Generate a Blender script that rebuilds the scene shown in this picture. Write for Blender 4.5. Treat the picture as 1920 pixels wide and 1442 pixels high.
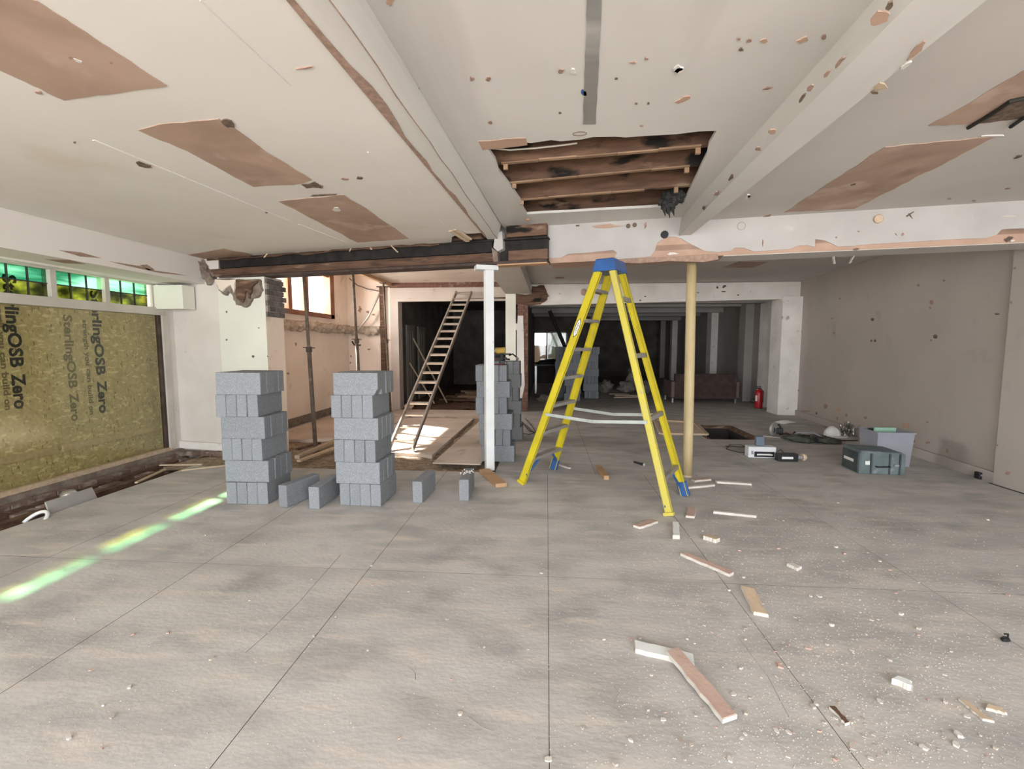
import bpy, bmesh, math, random
import numpy as np
from mathutils import Vector, Matrix, noise
random.seed(7)
S = bpy.context.scene
for o in list(bpy.data.objects):
    bpy.data.objects.remove(o)

# ------------------------------------------------------------------ camera
F, W, H = 850.0, 1920, 1442
VX, VY, HC = 1025.0, 648.0, 1.55          # vanishing point of the room's long axis, eye height
PITCH = math.atan((H / 2 - VY) / F)
YAW = math.atan((VX - W / 2) / F * math.cos(PITCH))
cd = bpy.data.cameras.new('camera')
cd.sensor_width = 36.0
cd.lens = F / W * 36.0
cd.clip_start = 0.05
cd.clip_end = 200
cam = bpy.data.objects.new('camera', cd)
S.collection.objects.link(cam)
cam.location = (0, 0, HC)
cam.rotation_euler = (math.pi / 2 - PITCH, 0, YAW)
S.camera = cam

# ------------------------------------------------------------------ light
S.view_settings.view_transform = 'Standard'
S.view_settings.look = 'None'
S.view_settings.gamma = 1.0
S.view_settings.use_curve_mapping = False
S.view_settings.exposure = 0.0
wd = bpy.data.worlds.new('sky')
S.world = wd
wd.use_nodes = True
bg = wd.node_tree.nodes['Background']
bg.inputs['Color'].default_value = (0.86, 0.94, 1.0, 1)
bg.inputs['Strength'].default_value = 2.8

def lamp(name, kind, loc, rot, energy, color, **kw):
    d = bpy.data.lights.new(name, kind)
    d.energy = energy
    d.color = color
    for k, v in kw.items():
        setattr(d, k, v)
    o = bpy.data.objects.new(name, d)
    S.collection.objects.link(o)
    o.location = loc
    o.rotation_euler = rot
    return o

sun_dir = Vector((1.0, -0.5, -1.0)).normalized()
sun = lamp('sun', 'SUN', (-20, 10, 20), (0, 0, 0), 68.0, (1.0, 0.93, 0.82), angle=0.035)
sun.rotation_euler = sun_dir.to_track_quat('-Z', 'Y').to_euler()
# daylight falling through the open shop front behind the camera
lamp('shop_front_daylight', 'AREA', (0.2, -6.0, 2.3), (math.pi / 2, 0, 0), 1600, (0.96, 0.985, 1.0),
     shape='RECTANGLE', size=13, size_y=4.6)
# added lamp outside the rear extension's high side window, boosting its daylight
lamp('side_window_daylight', 'AREA', (-5.5, 8.8, 2.75), (0, -math.pi / 2, 0), 330, (1.0, 0.93, 0.86),
     shape='RECTANGLE', size=1.0, size_y=2.2)

# ------------------------------------------------------------------ measuring helpers
_f = np.array([-math.sin(YAW) * math.cos(PITCH), math.cos(YAW) * math.cos(PITCH), -math.sin(PITCH)])
_r = np.array([math.cos(YAW), math.sin(YAW), 0])
_u = np.cross(_r, _f)
def at(x, y, plane):
    """point of a room plane (point, normal) seen at a photo pixel"""
    p0, n = plane
    d = _f + _r * ((x - W / 2) / F) + _u * ((H / 2 - y) / F)
    c = np.array([0, 0, HC])
    t = np.dot(np.array(p0) - c, n) / np.dot(d, n)
    return Vector(c + d * t)
def ZP(z): return ((0, 0, z), (0, 0, 1))
def YP(y): return ((0, y, 0), (0, 1, 0))
def XP(x): return ((x, 0, 0), (1, 0, 0))
def G(x, y, z=0.0): return at(x, y, ZP(z))
def VPL(a, b):
    """vertical plane through two plan points"""
    return ((a[0], a[1], 0), (b[1] - a[1], a[0] - b[0], 0))

# ------------------------------------------------------------------ materials
MC = {}
def mat(name, c1, c2=None, scale=4, rough=0.8, bump=0.0, bscale=60, metal=0.0, stretch=(1, 1, 1),
        spot=None, rand=0.0, lo=0.35, hi=0.65, detail=6, spec=0.3, spot2=None, bstretch=None, dist=0.0):
    if name in MC: return MC[name]
    m = bpy.data.materials.new(name); m.use_nodes = True
    nt = m.node_tree; N = nt.nodes; L = nt.links
    b = N['Principled BSDF']
    b.inputs['Roughness'].default_value = rough
    b.inputs['Metallic'].default_value = metal
    b.inputs['Specular IOR Level'].default_value = spec
    tc = N.new('ShaderNodeTexCoord')
    mp = N.new('ShaderNodeMapping'); mp.inputs['Scale'].default_value = stretch
    L.new(tc.outputs['Object'], mp.inputs['Vector'])
    def nz(sc, det=6, vec=mp, ds=0.0):
        n = N.new('ShaderNodeTexNoise'); n.inputs['Scale'].default_value = sc
        n.inputs['Detail'].default_value = det; n.inputs['Distortion'].default_value = ds
        L.new(vec.outputs[0], n.inputs['Vector']); return n
    def ramp(src, a, bb, ca, cb):
        r = N.new('ShaderNodeValToRGB'); e = r.color_ramp.elements
        e[0].position = a; e[1].position = bb
        e[0].color = (*ca, 1); e[1].color = (*cb, 1)
        L.new(src.outputs['Fac'], r.inputs['Fac']); return r
    col = None
    if c2 is not None:
        col = ramp(nz(scale, detail, ds=dist), lo, hi, c1, c2).outputs['Color']
    for sp in (spot, spot2):
        if sp:
            c, sc, a, bb = sp[:4]
            vec = mp
            if len(sp) > 4:
                vec = N.new('ShaderNodeMapping'); vec.inputs['Scale'].default_value = sp[4]
                L.new(tc.outputs['Object'], vec.inputs['Vector'])
            fac = ramp(nz(sc, 5, vec), a, bb, (0, 0, 0), (1, 1, 1))
            mx = N.new('ShaderNodeMix'); mx.data_type = 'RGBA'
            L.new(fac.outputs['Color'], mx.inputs[0])
            if col is None: mx.inputs[6].default_value = (*c1, 1)
            else: L.new(col, mx.inputs[6])
            mx.inputs[7].default_value = (*c, 1)
            col = mx.outputs[2]
    if rand and col is None:
        rg = N.new('ShaderNodeRGB'); rg.outputs[0].default_value = (*c1, 1); col = rg.outputs[0]
    if rand:
        oi = N.new('ShaderNodeObjectInfo')
        mr = N.new('ShaderNodeMapRange'); mr.inputs[3].default_value = 1 - rand; mr.inputs[4].default_value = 1 + rand
        L.new(oi.outputs['Random'], mr.inputs[0])
        hs = N.new('ShaderNodeHueSaturation')
        L.new(mr.outputs[0], hs.inputs['Value']); L.new(col, hs.inputs['Color'])
        col = hs.outputs['Color']
    if col is None: b.inputs['Base Color'].default_value = (*c1, 1)
    else: L.new(col, b.inputs['Base Color'])
    if bump:
        vec = mp
        if bstretch:
            vec = N.new('ShaderNodeMapping'); vec.inputs['Scale'].default_value = bstretch
            L.new(tc.outputs['Object'], vec.inputs['Vector'])
        bp = N.new('ShaderNodeBump'); bp.inputs['Strength'].default_value = bump
        bp.inputs['Distance'].default_value = 0.01
        L.new(nz(bscale, 5, vec).outputs['Fac'], bp.inputs['Height'])
        L.new(bp.outputs['Normal'], b.inputs['Normal'])
    MC[name] = m
    return m

def glass(name, c1, c2=None, scale=8, mixg=0.12, rough=0.05, stretch=(1, 1, 1), lo=.4, hi=.6):
    if name in MC: return MC[name]
    m = bpy.data.materials.new(name); m.use_nodes = True
    nt = m.node_tree; N = nt.nodes; L = nt.links
    N.remove(N['Principled BSDF'])
    t = N.new('ShaderNodeBsdfTransparent'); g = N.new('ShaderNodeBsdfGlossy'); x = N.new('ShaderNodeMixShader')
    g.inputs['Roughness'].default_value = rough; g.inputs['Color'].default_value = (.8, .8, .8, 1)
    x.inputs[0].default_value = mixg
    L.new(t.outputs[0], x.inputs[1]); L.new(g.outputs[0], x.inputs[2]); L.new(x.outputs[0], N['Material Output'].inputs[0])
    t.inputs['Color'].default_value = (*c1, 1)
    if c2:
        tc = N.new('ShaderNodeTexCoord'); mp = N.new('ShaderNodeMapping'); mp.inputs['Scale'].default_value = stretch
        L.new(tc.outputs['Object'], mp.inputs[0])
        n = N.new('ShaderNodeTexNoise'); n.inputs['Scale'].default_value = scale; n.inputs['Detail'].default_value = 3
        L.new(mp.outputs[0], n.inputs['Vector'])
        r = N.new('ShaderNodeValToRGB'); e = r.color_ramp.elements
        e[0].position = lo; e[1].position = hi; e[0].color = (*c1, 1); e[1].color = (*c2, 1)
        L.new(n.outputs['Fac'], r.inputs[0]); L.new(r.outputs[0], t.inputs['Color'])
    MC[name] = m
    return m

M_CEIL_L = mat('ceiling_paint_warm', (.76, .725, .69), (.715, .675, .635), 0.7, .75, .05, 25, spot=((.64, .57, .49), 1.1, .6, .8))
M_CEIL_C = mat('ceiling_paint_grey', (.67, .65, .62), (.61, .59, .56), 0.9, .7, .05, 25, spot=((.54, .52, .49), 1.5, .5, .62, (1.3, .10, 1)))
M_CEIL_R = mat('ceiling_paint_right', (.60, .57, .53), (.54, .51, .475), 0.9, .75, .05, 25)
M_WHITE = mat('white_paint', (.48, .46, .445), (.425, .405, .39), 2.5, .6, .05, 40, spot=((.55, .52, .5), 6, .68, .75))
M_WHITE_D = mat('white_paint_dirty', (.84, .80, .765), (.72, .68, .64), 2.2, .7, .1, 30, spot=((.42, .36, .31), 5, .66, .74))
M_CREAM = mat('cream_paint', (.80, .79, .70), (.74, .73, .66), 1.5, .6, .05, 30)
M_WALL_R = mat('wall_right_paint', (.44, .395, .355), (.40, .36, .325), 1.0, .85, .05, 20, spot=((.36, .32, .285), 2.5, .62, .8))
M_WALL_B = mat('wall_bare_plaster', (.86, .75, .655), (.78, .665, .57), 1.6, .85, .1, 20, spot=((.58, .45, .36), 3, .62, .75))
M_WALL_RB = mat('rear_room_paint', (.42, .395, .37), (.36, .34, .32), 1.3, .8, .05, 20)
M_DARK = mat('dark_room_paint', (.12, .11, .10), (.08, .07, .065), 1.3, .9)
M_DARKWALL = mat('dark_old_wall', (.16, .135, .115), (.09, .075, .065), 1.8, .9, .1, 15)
M_PINK = mat('pink_plaster', (.50, .335, .255), (.43, .285, .215), 5, .9, .1, 40)
M_PATCH = mat('bare_plaster_patch', (.47, .335, .265), (.36, .25, .195), 1.8, .85, .05, 20, spot=((.55, .42, .35), 2.6, .58, .72), spot2=((.24, .165, .125), 1.7, .66, .82), dist=.6)
M_CHIPP = mat('chipped_plaster', (.40, .27, .21), (.28, .19, .15), 30, .9, .2, 60)
M_CHIPD = mat('dark_chip', (.10, .075, .06), (.2, .14, .1), 30, .9)
M_CHIPW = mat('white_chip', (.66, .63, .6), None, rough=.8)
M_FLOOR = mat('dusty_plywood', (.51, .485, .462), (.40, .38, .36), 2.6, .8, .26, 17, stretch=(.55, 1.5, 1), rand=.025,
              spot=((.31, .30, .285), 2.2, .50, .74, (1, 1.4, 1)), spot2=((.55, .495, .445), 4.0, .54, .72, (.5, 2.2, 1)), spec=.2, bstretch=(1.5, 2.3, 1))
M_CRACK = mat('floor_crack_line', (.26, .235, .215))
M_JOINT_SHADE = mat('floor_joint_shade', (.03, .026, .023))  # dark joints, with the shade of the hatch pit put into the colour
M_BLOCK = mat('concrete_block', (.29, .305, .325), (.195, .205, .22), 170, .95, .55, 150, rand=.07, lo=.3, hi=.62, detail=3, spec=.15, spot=((.40, .41, .43), 90, .62, .7))
M_STEEL = mat('dark_steel', (.016, .014, .014), (.03, .025, .023), 8, .7, .1, 30, spec=.2)
M_RUST = mat('rusty_steel', (.09, .06, .05), (.05, .035, .03), 8, .75, .1, 30)
M_TOLD = mat('old_timber', (.15, .085, .055), (.07, .04, .028), 3, .85, .25, 20, stretch=(1, 4, 8), spot=((.26, .165, .11), 2.2, .6, .72), rand=.12)
M_TMID = mat('joist_timber', (.17, .10, .066), (.095, .056, .038), 3, .85, .25, 20, stretch=(1, 3, 6), spot=((.012, .010, .009), 2.3, .56, .64, (1, 1, 2.5)), spot2=((.26, .185, .13), 2.6, .62, .72, (1, 2, 3)), rand=.12)
M_TNEW = mat('fresh_timber', (.52, .33, .19), (.43, .26, .145), 3, .75, .1, 20, stretch=(1, 5, 8), rand=.12)
M_LATH = mat('lath_timber', (.36, .235, .15), (.24, .15, .095), 3, .8, .1, 20, stretch=(1, 5, 8), rand=.2)
M_TPALE = mat('pale_timber', (.56, .44, .32), (.46, .35, .25), 4, .8, .1, 20, stretch=(2, 6, 6), rand=.15)
M_LEDGE = mat('rough_concrete', (.50, .42, .34), (.34, .27, .21), 12, .95, .6, 40)
M_BRICK = mat('brick_red', (.26, .13, .095), (.17, .09, .07), 14, .95, .4, 60, rand=.25, spot=((.36, .29, .24), 7, .6, .72))
M_BRICKT = mat('dusty_brick', (.20, .13, .105), (.14, .10, .085), 14, .95, .4, 60, rand=.3, spot=((.33, .28, .24), 6, .5, .62))
M_BRICKD = mat('brick_dark', (.19, .17, .16), (.12, .105, .10), 10, .95, .4, 60, rand=.25)
M_MORTAR = mat('mortar_dirt', (.27, .225, .185), (.17, .13, .105), 9, .98, .6, 40)
M_DIRT = mat('hardcore_dirt', (.34, .26, .19), (.20, .145, .10), 14, .98, .8, 40, spot=((.46, .38, .3), 30, .6, .66))
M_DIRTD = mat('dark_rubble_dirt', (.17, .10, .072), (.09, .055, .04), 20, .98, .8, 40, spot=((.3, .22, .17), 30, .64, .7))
M_SLAB = mat('extension_slab', (.64, .54, .46), (.54, .45, .38), 2.2, .9, .2, 30, spot=((.36, .28, .22), 3, .6, .74))
M_OSB = mat('osb_board', (.53, .44, .285), (.40, .325, .20), 9, .75, .15, 20, stretch=(1, 1, 1), dist=2.2, detail=3,
            spot=((.66, .56, .38), 13, .58, .62, (1, 1, 2.4)), spot2=((.23, .165, .085), 16, .62, .66, (1, 3.0, .9)))
M_INK = mat('board_print', (.035, .035, .04))
M_INKF = mat('board_print_faded', (.17, .14, .085))
M_FRAME = mat('painted_frame', (.60, .555, .50), (.52, .48, .43), 3, .6)
M_LEAD = mat('window_lead', (.05, .05, .045))
M_WOODF = mat('red_window_wood', (.30, .135, .075), (.2, .085, .05), 4, .6, stretch=(4, 1, 1))
M_YEL = mat('yellow_fibreglass', (.60, .49, .022), (.50, .40, .022), 5, .4, spec=.45, spot=((.5, .4, .1), 16, .68, .74))
M_YELF = mat('yellow_fibreglass_worn', (.54, .46, .12), (.58, .49, .06), 4, .5, spec=.4, spot=((.45, .38, .2), 16, .66, .74))
M_WPINK = mat('pinkish_white_paint', (.56, .49, .44), (.50, .43, .38), 2.5, .7, .05, 40, spot=((.42, .34, .29), 5, .66, .75))
M_WTRIM = mat('trim_white_paint', (.74, .69, .645), (.67, .62, .575), 2.5, .6, .05, 40, spot=((.55, .52, .5), 6, .68, .75))
M_ALU = mat('aluminium', (.50, .48, .46), (.40, .385, .37), 9, .42, metal=.55, spec=.5)
M_ALUD = mat('aluminium_tread', (.36, .34, .32), (.29, .27, .255), 12, .5, metal=.35)
M_SPREAD = mat('pale_spreader', (.47, .50, .46), (.40, .43, .40), 9, .5, metal=.2)
M_LAL = mat('leaning_ladder_metal', (.50, .43, .37), (.40, .34, .29), 6, .5, metal=.25)
M_LALD = mat('ladder_rail_side', (.24, .195, .165), (.17, .135, .11), 8, .7)
M_BLUE = mat('blue_plastic', (.035, .12, .36), (.03, .09, .26), 9, .45, spec=.5, spot=((.35, .42, .5), 22, .66, .72))
M_POSTY = mat('cream_pole', (.50, .40, .23), (.43, .335, .18), 4, .6, stretch=(3, 3, .6), spot=((.2, .13, .07), 34, .7, .74))
M_POSTW = mat('white_steel_post', (.66, .67, .67), (.59, .60, .60), 4, .5, spot=((.3, .25, .22), 16, .7, .75))
M_PROP = mat('prop_steel', (.14, .105, .08), (.09, .065, .05), 12, .75, spot=((.24, .18, .13), 15, .6, .7))
M_BLACK = mat('black_plastic', (.02, .02, .022), None, rough=.45)
M_GREY = mat('grey_plastic', (.30, .305, .345), (.27, .275, .31), 4, .5)
M_TOOLB = mat('toolbox_plastic', (.10, .13, .135), (.15, .185, .19), 5, .6, spot=((.24, .26, .26), 9, .6, .72))
M_TOOLBD = mat('toolbox_end_plastic', (.045, .06, .06), (.07, .085, .085), 6, .6)
M_GRN = mat('pale_green_plastic', (.30, .50, .38), None, rough=.5)
M_SILV = mat('silver_metal', (.55, .55, .55), None, rough=.3, metal=.8)
M_RED = mat('red_paint', (.42, .012, .018), None, rough=.35, spec=.5)
M_LABEL = mat('white_label', (.75, .74, .72), None, rough=.6)
M_SOFA = mat('dark_upholstery', (.085, .055, .047), (.06, .04, .035), 8, .9, .1, 60)
M_SOFAP = mat('sofa_arm_upholstery', (.20, .14, .13), (.16, .11, .10), 8, .85)
M_WDEV = mat('device_white', (.66, .67, .69), None, rough=.5)
M_DEVB = mat('device_blue_grey', (.14, .17, .22), None, rough=.5)
M_CLOTH = mat('bag_cloth', (.05, .055, .045), (.10, .10, .085), 9, .95, .3, 40)
M_WCLOTH = mat('white_cloth', (.70, .68, .64), (.6, .57, .53), 7, .9, .2, 30)
M_BAG = mat('sack_plastic', (.55, .51, .46), (.42, .38, .34), 5, .6, .2, 20)
M_BAGD = mat('old_sack', (.26, .235, .21), (.18, .16, .14), 7, .8, .3, 20)
M_FILM = glass('clear_film', (.86, .85, .83), mixg=.16, rough=.25)
M_DRILL = mat('drill_yellow', (.50, .33, .07), (.4, .26, .06), 9, .5)
M_CABLE = mat('cable_black', (.03, .028, .026))
M_CABLEG = mat('cable_grey', (.45, .42, .38))
M_CONDUIT = mat('conduit_grey', (.52, .48, .45), None, rough=.4, metal=.3)
M_PVC = mat('white_pvc', (.70, .70, .70), None, rough=.4)
M_PANEL = mat('grey_panel', (.40, .385, .375), (.36, .345, .335), 3, .6)
M_STRIP = mat('silver_tape', (.42, .42, .425), (.33, .33, .335), 1.2, .35, metal=.45, stretch=(1, 3, 1), spot=((.62, .61, .60), 2.2, .58, .66, (.2, 1, 1)))
M_RAG = mat('black_rag', (.018, .018, .018), (.04, .04, .038), 9, .7)
M_PLW = mat('plaster_white', (.64, .60, .56), (.56, .51, .46), 12, .9, .2, 40)
M_PLWH = mat('plaster_paint_white', (.72, .73, .72), (.64, .65, .64), 9, .7)
M_PLP = mat('plaster_strip_pink', (.50, .355, .30), (.44, .305, .255), 9, .9, .2, 40, rand=.08)
M_PLB = mat('plaster_crumb', (.52, .46, .41), (.42, .36, .31), 20, .9, .2, 40, rand=.18)
M_DOOR = mat('grey_old_door', (.27, .25, .225), (.21, .19, .17), 3, .8, stretch=(4, 4, .5))
M_GLASSM = glass('dusty_window_glass', (.93, .93, .84), mixg=.05, rough=.15)
M_GLTOP = glass('green_glass_light', (.13, .38, .25), (.58, .90, .66), 2.4, .06, stretch=(1, .5, 3.2), lo=.36, hi=.62)
M_GLBOT = glass('olive_glass', (.09, .105, .025), (.50, .51, .14), 5.0, .06, stretch=(1, .8, 1.5), lo=.38, hi=.68)
M_GLCLEAR = glass('clear_glass', (.96, .97, .97), mixg=.05)
M_OUTGRN = mat('outside_pale_green', (.55, .66, .55), (.45, .56, .46), 3, .8)

# ------------------------------------------------------------------ mesh builder
def world_of(o):
    m = Matrix.Identity(4)
    while o is not None:
        m = (Matrix.Translation(o.location) @ o.rotation_euler.to_matrix().to_4x4()) @ m
        o = o.parent
    return m
class MB:
    def __init__(s): s.v = []; s.f = []; s.mi = []; s.cur = 0
    def add(s, vs, fs):
        b = len(s.v); s.v += [Vector(v) for v in vs]
        for f in fs: s.f.append([b + i for i in f]); s.mi.append(s.cur)
        return s
    def hexa(s, p):
        return s.add(p, [(3, 2, 1, 0), (4, 5, 6, 7), (0, 1, 5, 4), (1, 2, 6, 5), (2, 3, 7, 6), (3, 0, 4, 7)])
    def box(s, c, d, R=None):
        x, y, z = d[0] / 2, d[1] / 2, d[2] / 2
        p = [Vector(q) for q in ((-x, -y, -z), (x, -y, -z), (x, y, -z), (-x, y, -z), (-x, -y, z), (x, -y, z), (x, y, z), (-x, y, z))]
        if R is not None: p = [R @ q for q in p]
        return s.hexa([q + Vector(c) for q in p])
    def bb(s, a, b):
        return s.box([(a[i] + b[i]) / 2 for i in range(3)], [abs(b[i] - a[i]) for i in range(3)])
    def prism(s, poly, vec):
        n = len(poly); vec = Vector(vec); a = [Vector(p) for p in poly]
        s.add(a + [p + vec for p in a], [tuple(range(n))[::-1], tuple(range(n, 2 * n))] + [(i, (i + 1) % n, n + (i + 1) % n, n + i) for i in range(n)])
        return s
    def tube(s, path, r, n=8):
        path = [Vector(p) for p in path]; rings = []
        rr = r if isinstance(r, (list, tuple)) else [r] * len(path)
        up = Vector((0, 0, 1)); prev = None
        for i, p in enumerate(path):
            t = (path[min(i + 1, len(path) - 1)] - path[max(i - 1, 0)]).normalized()
            if prev is None:
                a = t.cross(up)
                if a.length < .05: a = t.cross(Vector((1, 0, 0)))
            else:
                a = prev - t * prev.dot(t)
                if a.length < 1e-4: a = t.cross(up)
            a.normalize(); prev = a; b = t.cross(a)
            rings.append([p + (a * math.cos(2 * math.pi * k / n) + b * math.sin(2 * math.pi * k / n)) * rr[i] for k in range(n)])
        vs = [v for r_ in rings for v in r_]; fs = []
        for i in range(len(path) - 1):
            for k in range(n):
                fs.append((i * n + k, i * n + (k + 1) % n, (i + 1) * n + (k + 1) % n, (i + 1) * n + k))
        fs.append(tuple(range(n))[::-1]); fs.append(tuple((len(path) - 1) * n + k for k in range(n)))
        return s.add(vs, fs)
    def lathe(s, prof, n=20, c=(0, 0, 0), R=None):
        vs = []; fs = []; c = Vector(c)
        for r, z in prof:
            for k in range(n):
                q = Vector((r * math.cos(2 * math.pi * k / n), r * math.sin(2 * math.pi * k / n), z))
                vs.append((R @ q if R is not None else q) + c)
        for i in range(len(prof) - 1):
            for k in range(n):
                fs.append((i * n + k, i * n + (k + 1) % n, (i + 1) * n + (k + 1) % n, (i + 1) * n + k))
        fs.append(tuple(range(n))[::-1]); fs.append(tuple((len(prof) - 1) * n + k for k in range(n)))
        return s.add(vs, fs)
    def beam(s, a, b, w, h, up=(0, 0, 1)):
        """bar from a to b, w across, h along up"""
        a = Vector(a); b = Vector(b); t = (b - a).normalized(); up = Vector(up)
        x = t.cross(up).normalized(); y = x.cross(t).normalized()
        p = []
        for q in (a, b):
            p += [q - x * w / 2 - y * h / 2, q + x * w / 2 - y * h / 2, q + x * w / 2 + y * h / 2, q - x * w / 2 + y * h / 2]
        return s.hexa(p)
    def channel(s, a, b, w, d, t, up):
        """C section: web w wide (along up), flanges d deep"""
        a = Vector(a); b = Vector(b); ax = (b - a).normalized(); up = Vector(up)
        up = (up - ax * up.dot(ax)).normalized(); x = ax.cross(up)
        s.beam(a + x * t / 2, b + x * t / 2, t, w, up)
        for sg in (-1, 1):
            o = up * sg * (w / 2 - t / 2) + x * d / 2
            s.beam(a + o, b + o, d, t, up)
        return s
    def lump(s, c, r, seed=0, sub=2, amp=.35, fr=1.6):
        bm = bmesh.new(); bmesh.ops.create_icosphere(bm, subdivisions=sub, radius=1)
        vs = []; r = r if isinstance(r, (list, tuple)) else (r, r, r)
        for v in bm.verts:
            k = 1 + amp * noise.noise(v.co * fr + Vector((seed * 3.7, seed * 1.3, seed)))
            vs.append(Vector((v.co.x * r[0] * k, v.co.y * r[1] * k, v.co.z * r[2] * k)) + Vector(c))
        fs = [tuple(v.index for v in f.verts) for f in bm.faces]; bm.free()
        return s.add(vs, fs)
    def mesh(s, name, mats, smooth=False, bevel=0, seg=1):
        me = bpy.data.meshes.new(name)
        me.from_pydata([tuple(v) for v in s.v], [], s.f)
        for m in (mats if isinstance(mats, (list, tuple)) else [mats]): me.materials.append(m)
        me.polygons.foreach_set('material_index', s.mi)
        bm = bmesh.new(); bm.from_mesh(me)
        bmesh.ops.recalc_face_normals(bm, faces=bm.faces)
        if bevel: bmesh.ops.bevel(bm, geom=list(bm.edges), offset=bevel, segments=seg, affect='EDGES', profile=.6)
        bm.to_mesh(me); bm.free()
        if smooth: me.polygons.foreach_set('use_smooth', [True] * len(me.polygons))
        me.update(); return me
    def build(s, name, mats, parent=None, smooth=False, bevel=0, seg=1, local=False, origin=None):
        """verts are in world space unless local; the object keeps its origin at its parent or at origin"""
        if parent is not None and not local:
            inv = world_of(parent).inverted(); s.v = [inv @ v for v in s.v]
        if origin is not None:
            s.v = [v - Vector(origin) for v in s.v]
        o = bpy.data.objects.new(name, s.mesh(name, mats, smooth, bevel, seg))
        S.collection.objects.link(o)
        if parent is not None: o.parent = parent
        if origin is not None: o.location = origin
        return o
def tag(o, label=None, cat=None, group=None, kind=None):
    for k, v in (('label', label), ('category', cat), ('group', group), ('kind', kind)):
        if v: o[k] = v
    return o
def empty(name, loc=(0, 0, 0), rz=0.0):
    o = bpy.data.objects.new(name, None); S.collection.objects.link(o)
    o.location = loc; o.rotation_euler = (0, 0, rz); o.empty_display_size = .1
    return o
def thing(name, label, cat, loc=(0, 0, 0), rz=0.0, group=None):
    return tag(empty(name, loc, rz), label, cat, group)
def struct(name, mb, m, parent=None, **kw):
    return tag(mb.build(name, m, parent, **kw), kind='structure')
def sroot(name): return tag(empty(name), kind='structure')
def basis(o, z, x):
    z = Vector(z).normalized(); x = Vector(x); x = (x - z * x.dot(z)).normalized(); y = z.cross(x)
    return Matrix(((x.x, y.x, z.x, o[0]), (x.y, y.y, z.y, o[1]), (x.z, y.z, z.z, o[2]), (0, 0, 0, 1)))
def text(parent, name, s, M, size, m, width=None, depth=.0006, bold=0.0):
    cu = bpy.data.curves.new(name, 'FONT'); cu.body = s; cu.size = size; cu.extrude = depth; cu.offset = bold; cu.resolution_u = 3
    cu.align_x = 'CENTER'; cu.align_y = 'CENTER'
    t = bpy.data.objects.new(name, cu); S.collection.objects.link(t)
    bpy.context.view_layer.update()
    me = bpy.data.meshes.new_from_object(t.evaluated_get(bpy.context.evaluated_depsgraph_get()))
    bpy.data.objects.remove(t); bpy.data.curves.remove(cu)
    xs = [v.co.x for v in me.vertices]; k = 1
    if width: k = width / (max(xs) - min(xs))
    T = world_of(parent).inverted() @ M
    for v in me.vertices: v.co = T @ Vector((v.co.x * k, v.co.y, v.co.z))
    me.name = name; me.materials.clear(); me.materials.append(m)
    o = bpy.data.objects.new(name, me); S.collection.objects.link(o); o.parent = parent
    return o
def ragged(a, b, n, amp, rng=random):
    """points from a to b (b left out) with a torn edge"""
    a = Vector(a); b = Vector(b); out = [a]
    d = b - a; nrm = Vector((-d.y, d.x, 0)).normalized() if abs(d.x) + abs(d.y) > 1e-6 else Vector((1, 0, 0))
    for i in range(1, n):
        out.append(a + d * ((i + rng.uniform(-.3, .3)) / n) + nrm * rng.uniform(-amp, amp))
    return out
def chip(parent, name, px, py, plane, w, h, m, ang=0.0, th=.003, n=9):
    if n == 9 and w > 6: w, h = w * .92, h * .85
    """a small torn patch on a surface, w by h pixels in the photo"""
    c = at(px, py, plane); pts = []
    nrm = Vector(plane[1]).normalized()
    if nrm.dot(c - Vector((0, 0, HC))) > 0: nrm = -nrm
    for k in range(n):
        a = 2 * math.pi * k / n + (math.pi / 4 if n == 4 else 0); r = random.uniform(.45, 1.2) if n == 9 else 1.0
        dx, dy = math.cos(a) * w / 2 * r, math.sin(a) * h / 2 * r
        dx, dy = dx * math.cos(ang) - dy * math.sin(ang), dx * math.sin(ang) + dy * math.cos(ang)
        pts.append(at(px + dx, py + dy, plane) - nrm * .001)
    return MB().prism(pts, nrm * (th + .001)).build(name, m, parent)

# ================================================================== SETTING: floor
floor = MB()
floor.bb((-4.56, -2.0, -.30), (-.62, 5.42, -.0016))
floor.bb((-.62, -2.0, -.30), (5.3, 6.63, -.0016))
HX = [G(1302, 794), G(1362, 793), G(1420, 820), G(1327, 818)]      # open floor hatch
hx0, hx1 = min(p.x for p in HX) + .02, max(p.x for p in HX) - .1
hy0, hy1 = 7.58, HX[0].y
hx0, hx1 = 2.72, 3.52
hy0, hy1 = 7.66, 8.95
floor.bb((-.62, 6.63, -.30), (hx0, 23.6, -.0016))
floor.bb((hx1, 6.63, -.30), (6.2, 23.6, -.0016))
floor.bb((hx0, 6.63, -.30), (hx1, hy0, -.0016))
floor.bb((hx0, hy1, -.30), (hx1, 23.6, -.0016))
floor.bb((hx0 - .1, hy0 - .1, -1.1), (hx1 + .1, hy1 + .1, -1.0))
floor_o = struct('floor', floor, M_JOINT_SHADE)
struct('floor_light_block', MB().bb((-7, -2.2, -1.4), (7, 24, -1.25)), M_JOINT_SHADE)  # unseen slab added to keep sky light out from below
xs = [-4.56, -3.64, -2.425, -1.225, .02, 1.17, 2.45, 3.67, 4.99]
ys = [-2.0, .5, 2.94, 5.42]
g = .0016
def sheet(x0, y0, x1, y1, j=.0):
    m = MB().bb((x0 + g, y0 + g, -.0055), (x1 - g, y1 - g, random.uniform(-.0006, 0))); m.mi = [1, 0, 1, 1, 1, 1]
    m.build('floor_sheet', [M_FLOOR, M_JOINT_SHADE], floor_o)
for i in range(len(xs) - 1):
    for j in range(len(ys) - 1):
        sheet(xs[i], ys[j], xs[i + 1], ys[j + 1])
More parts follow.
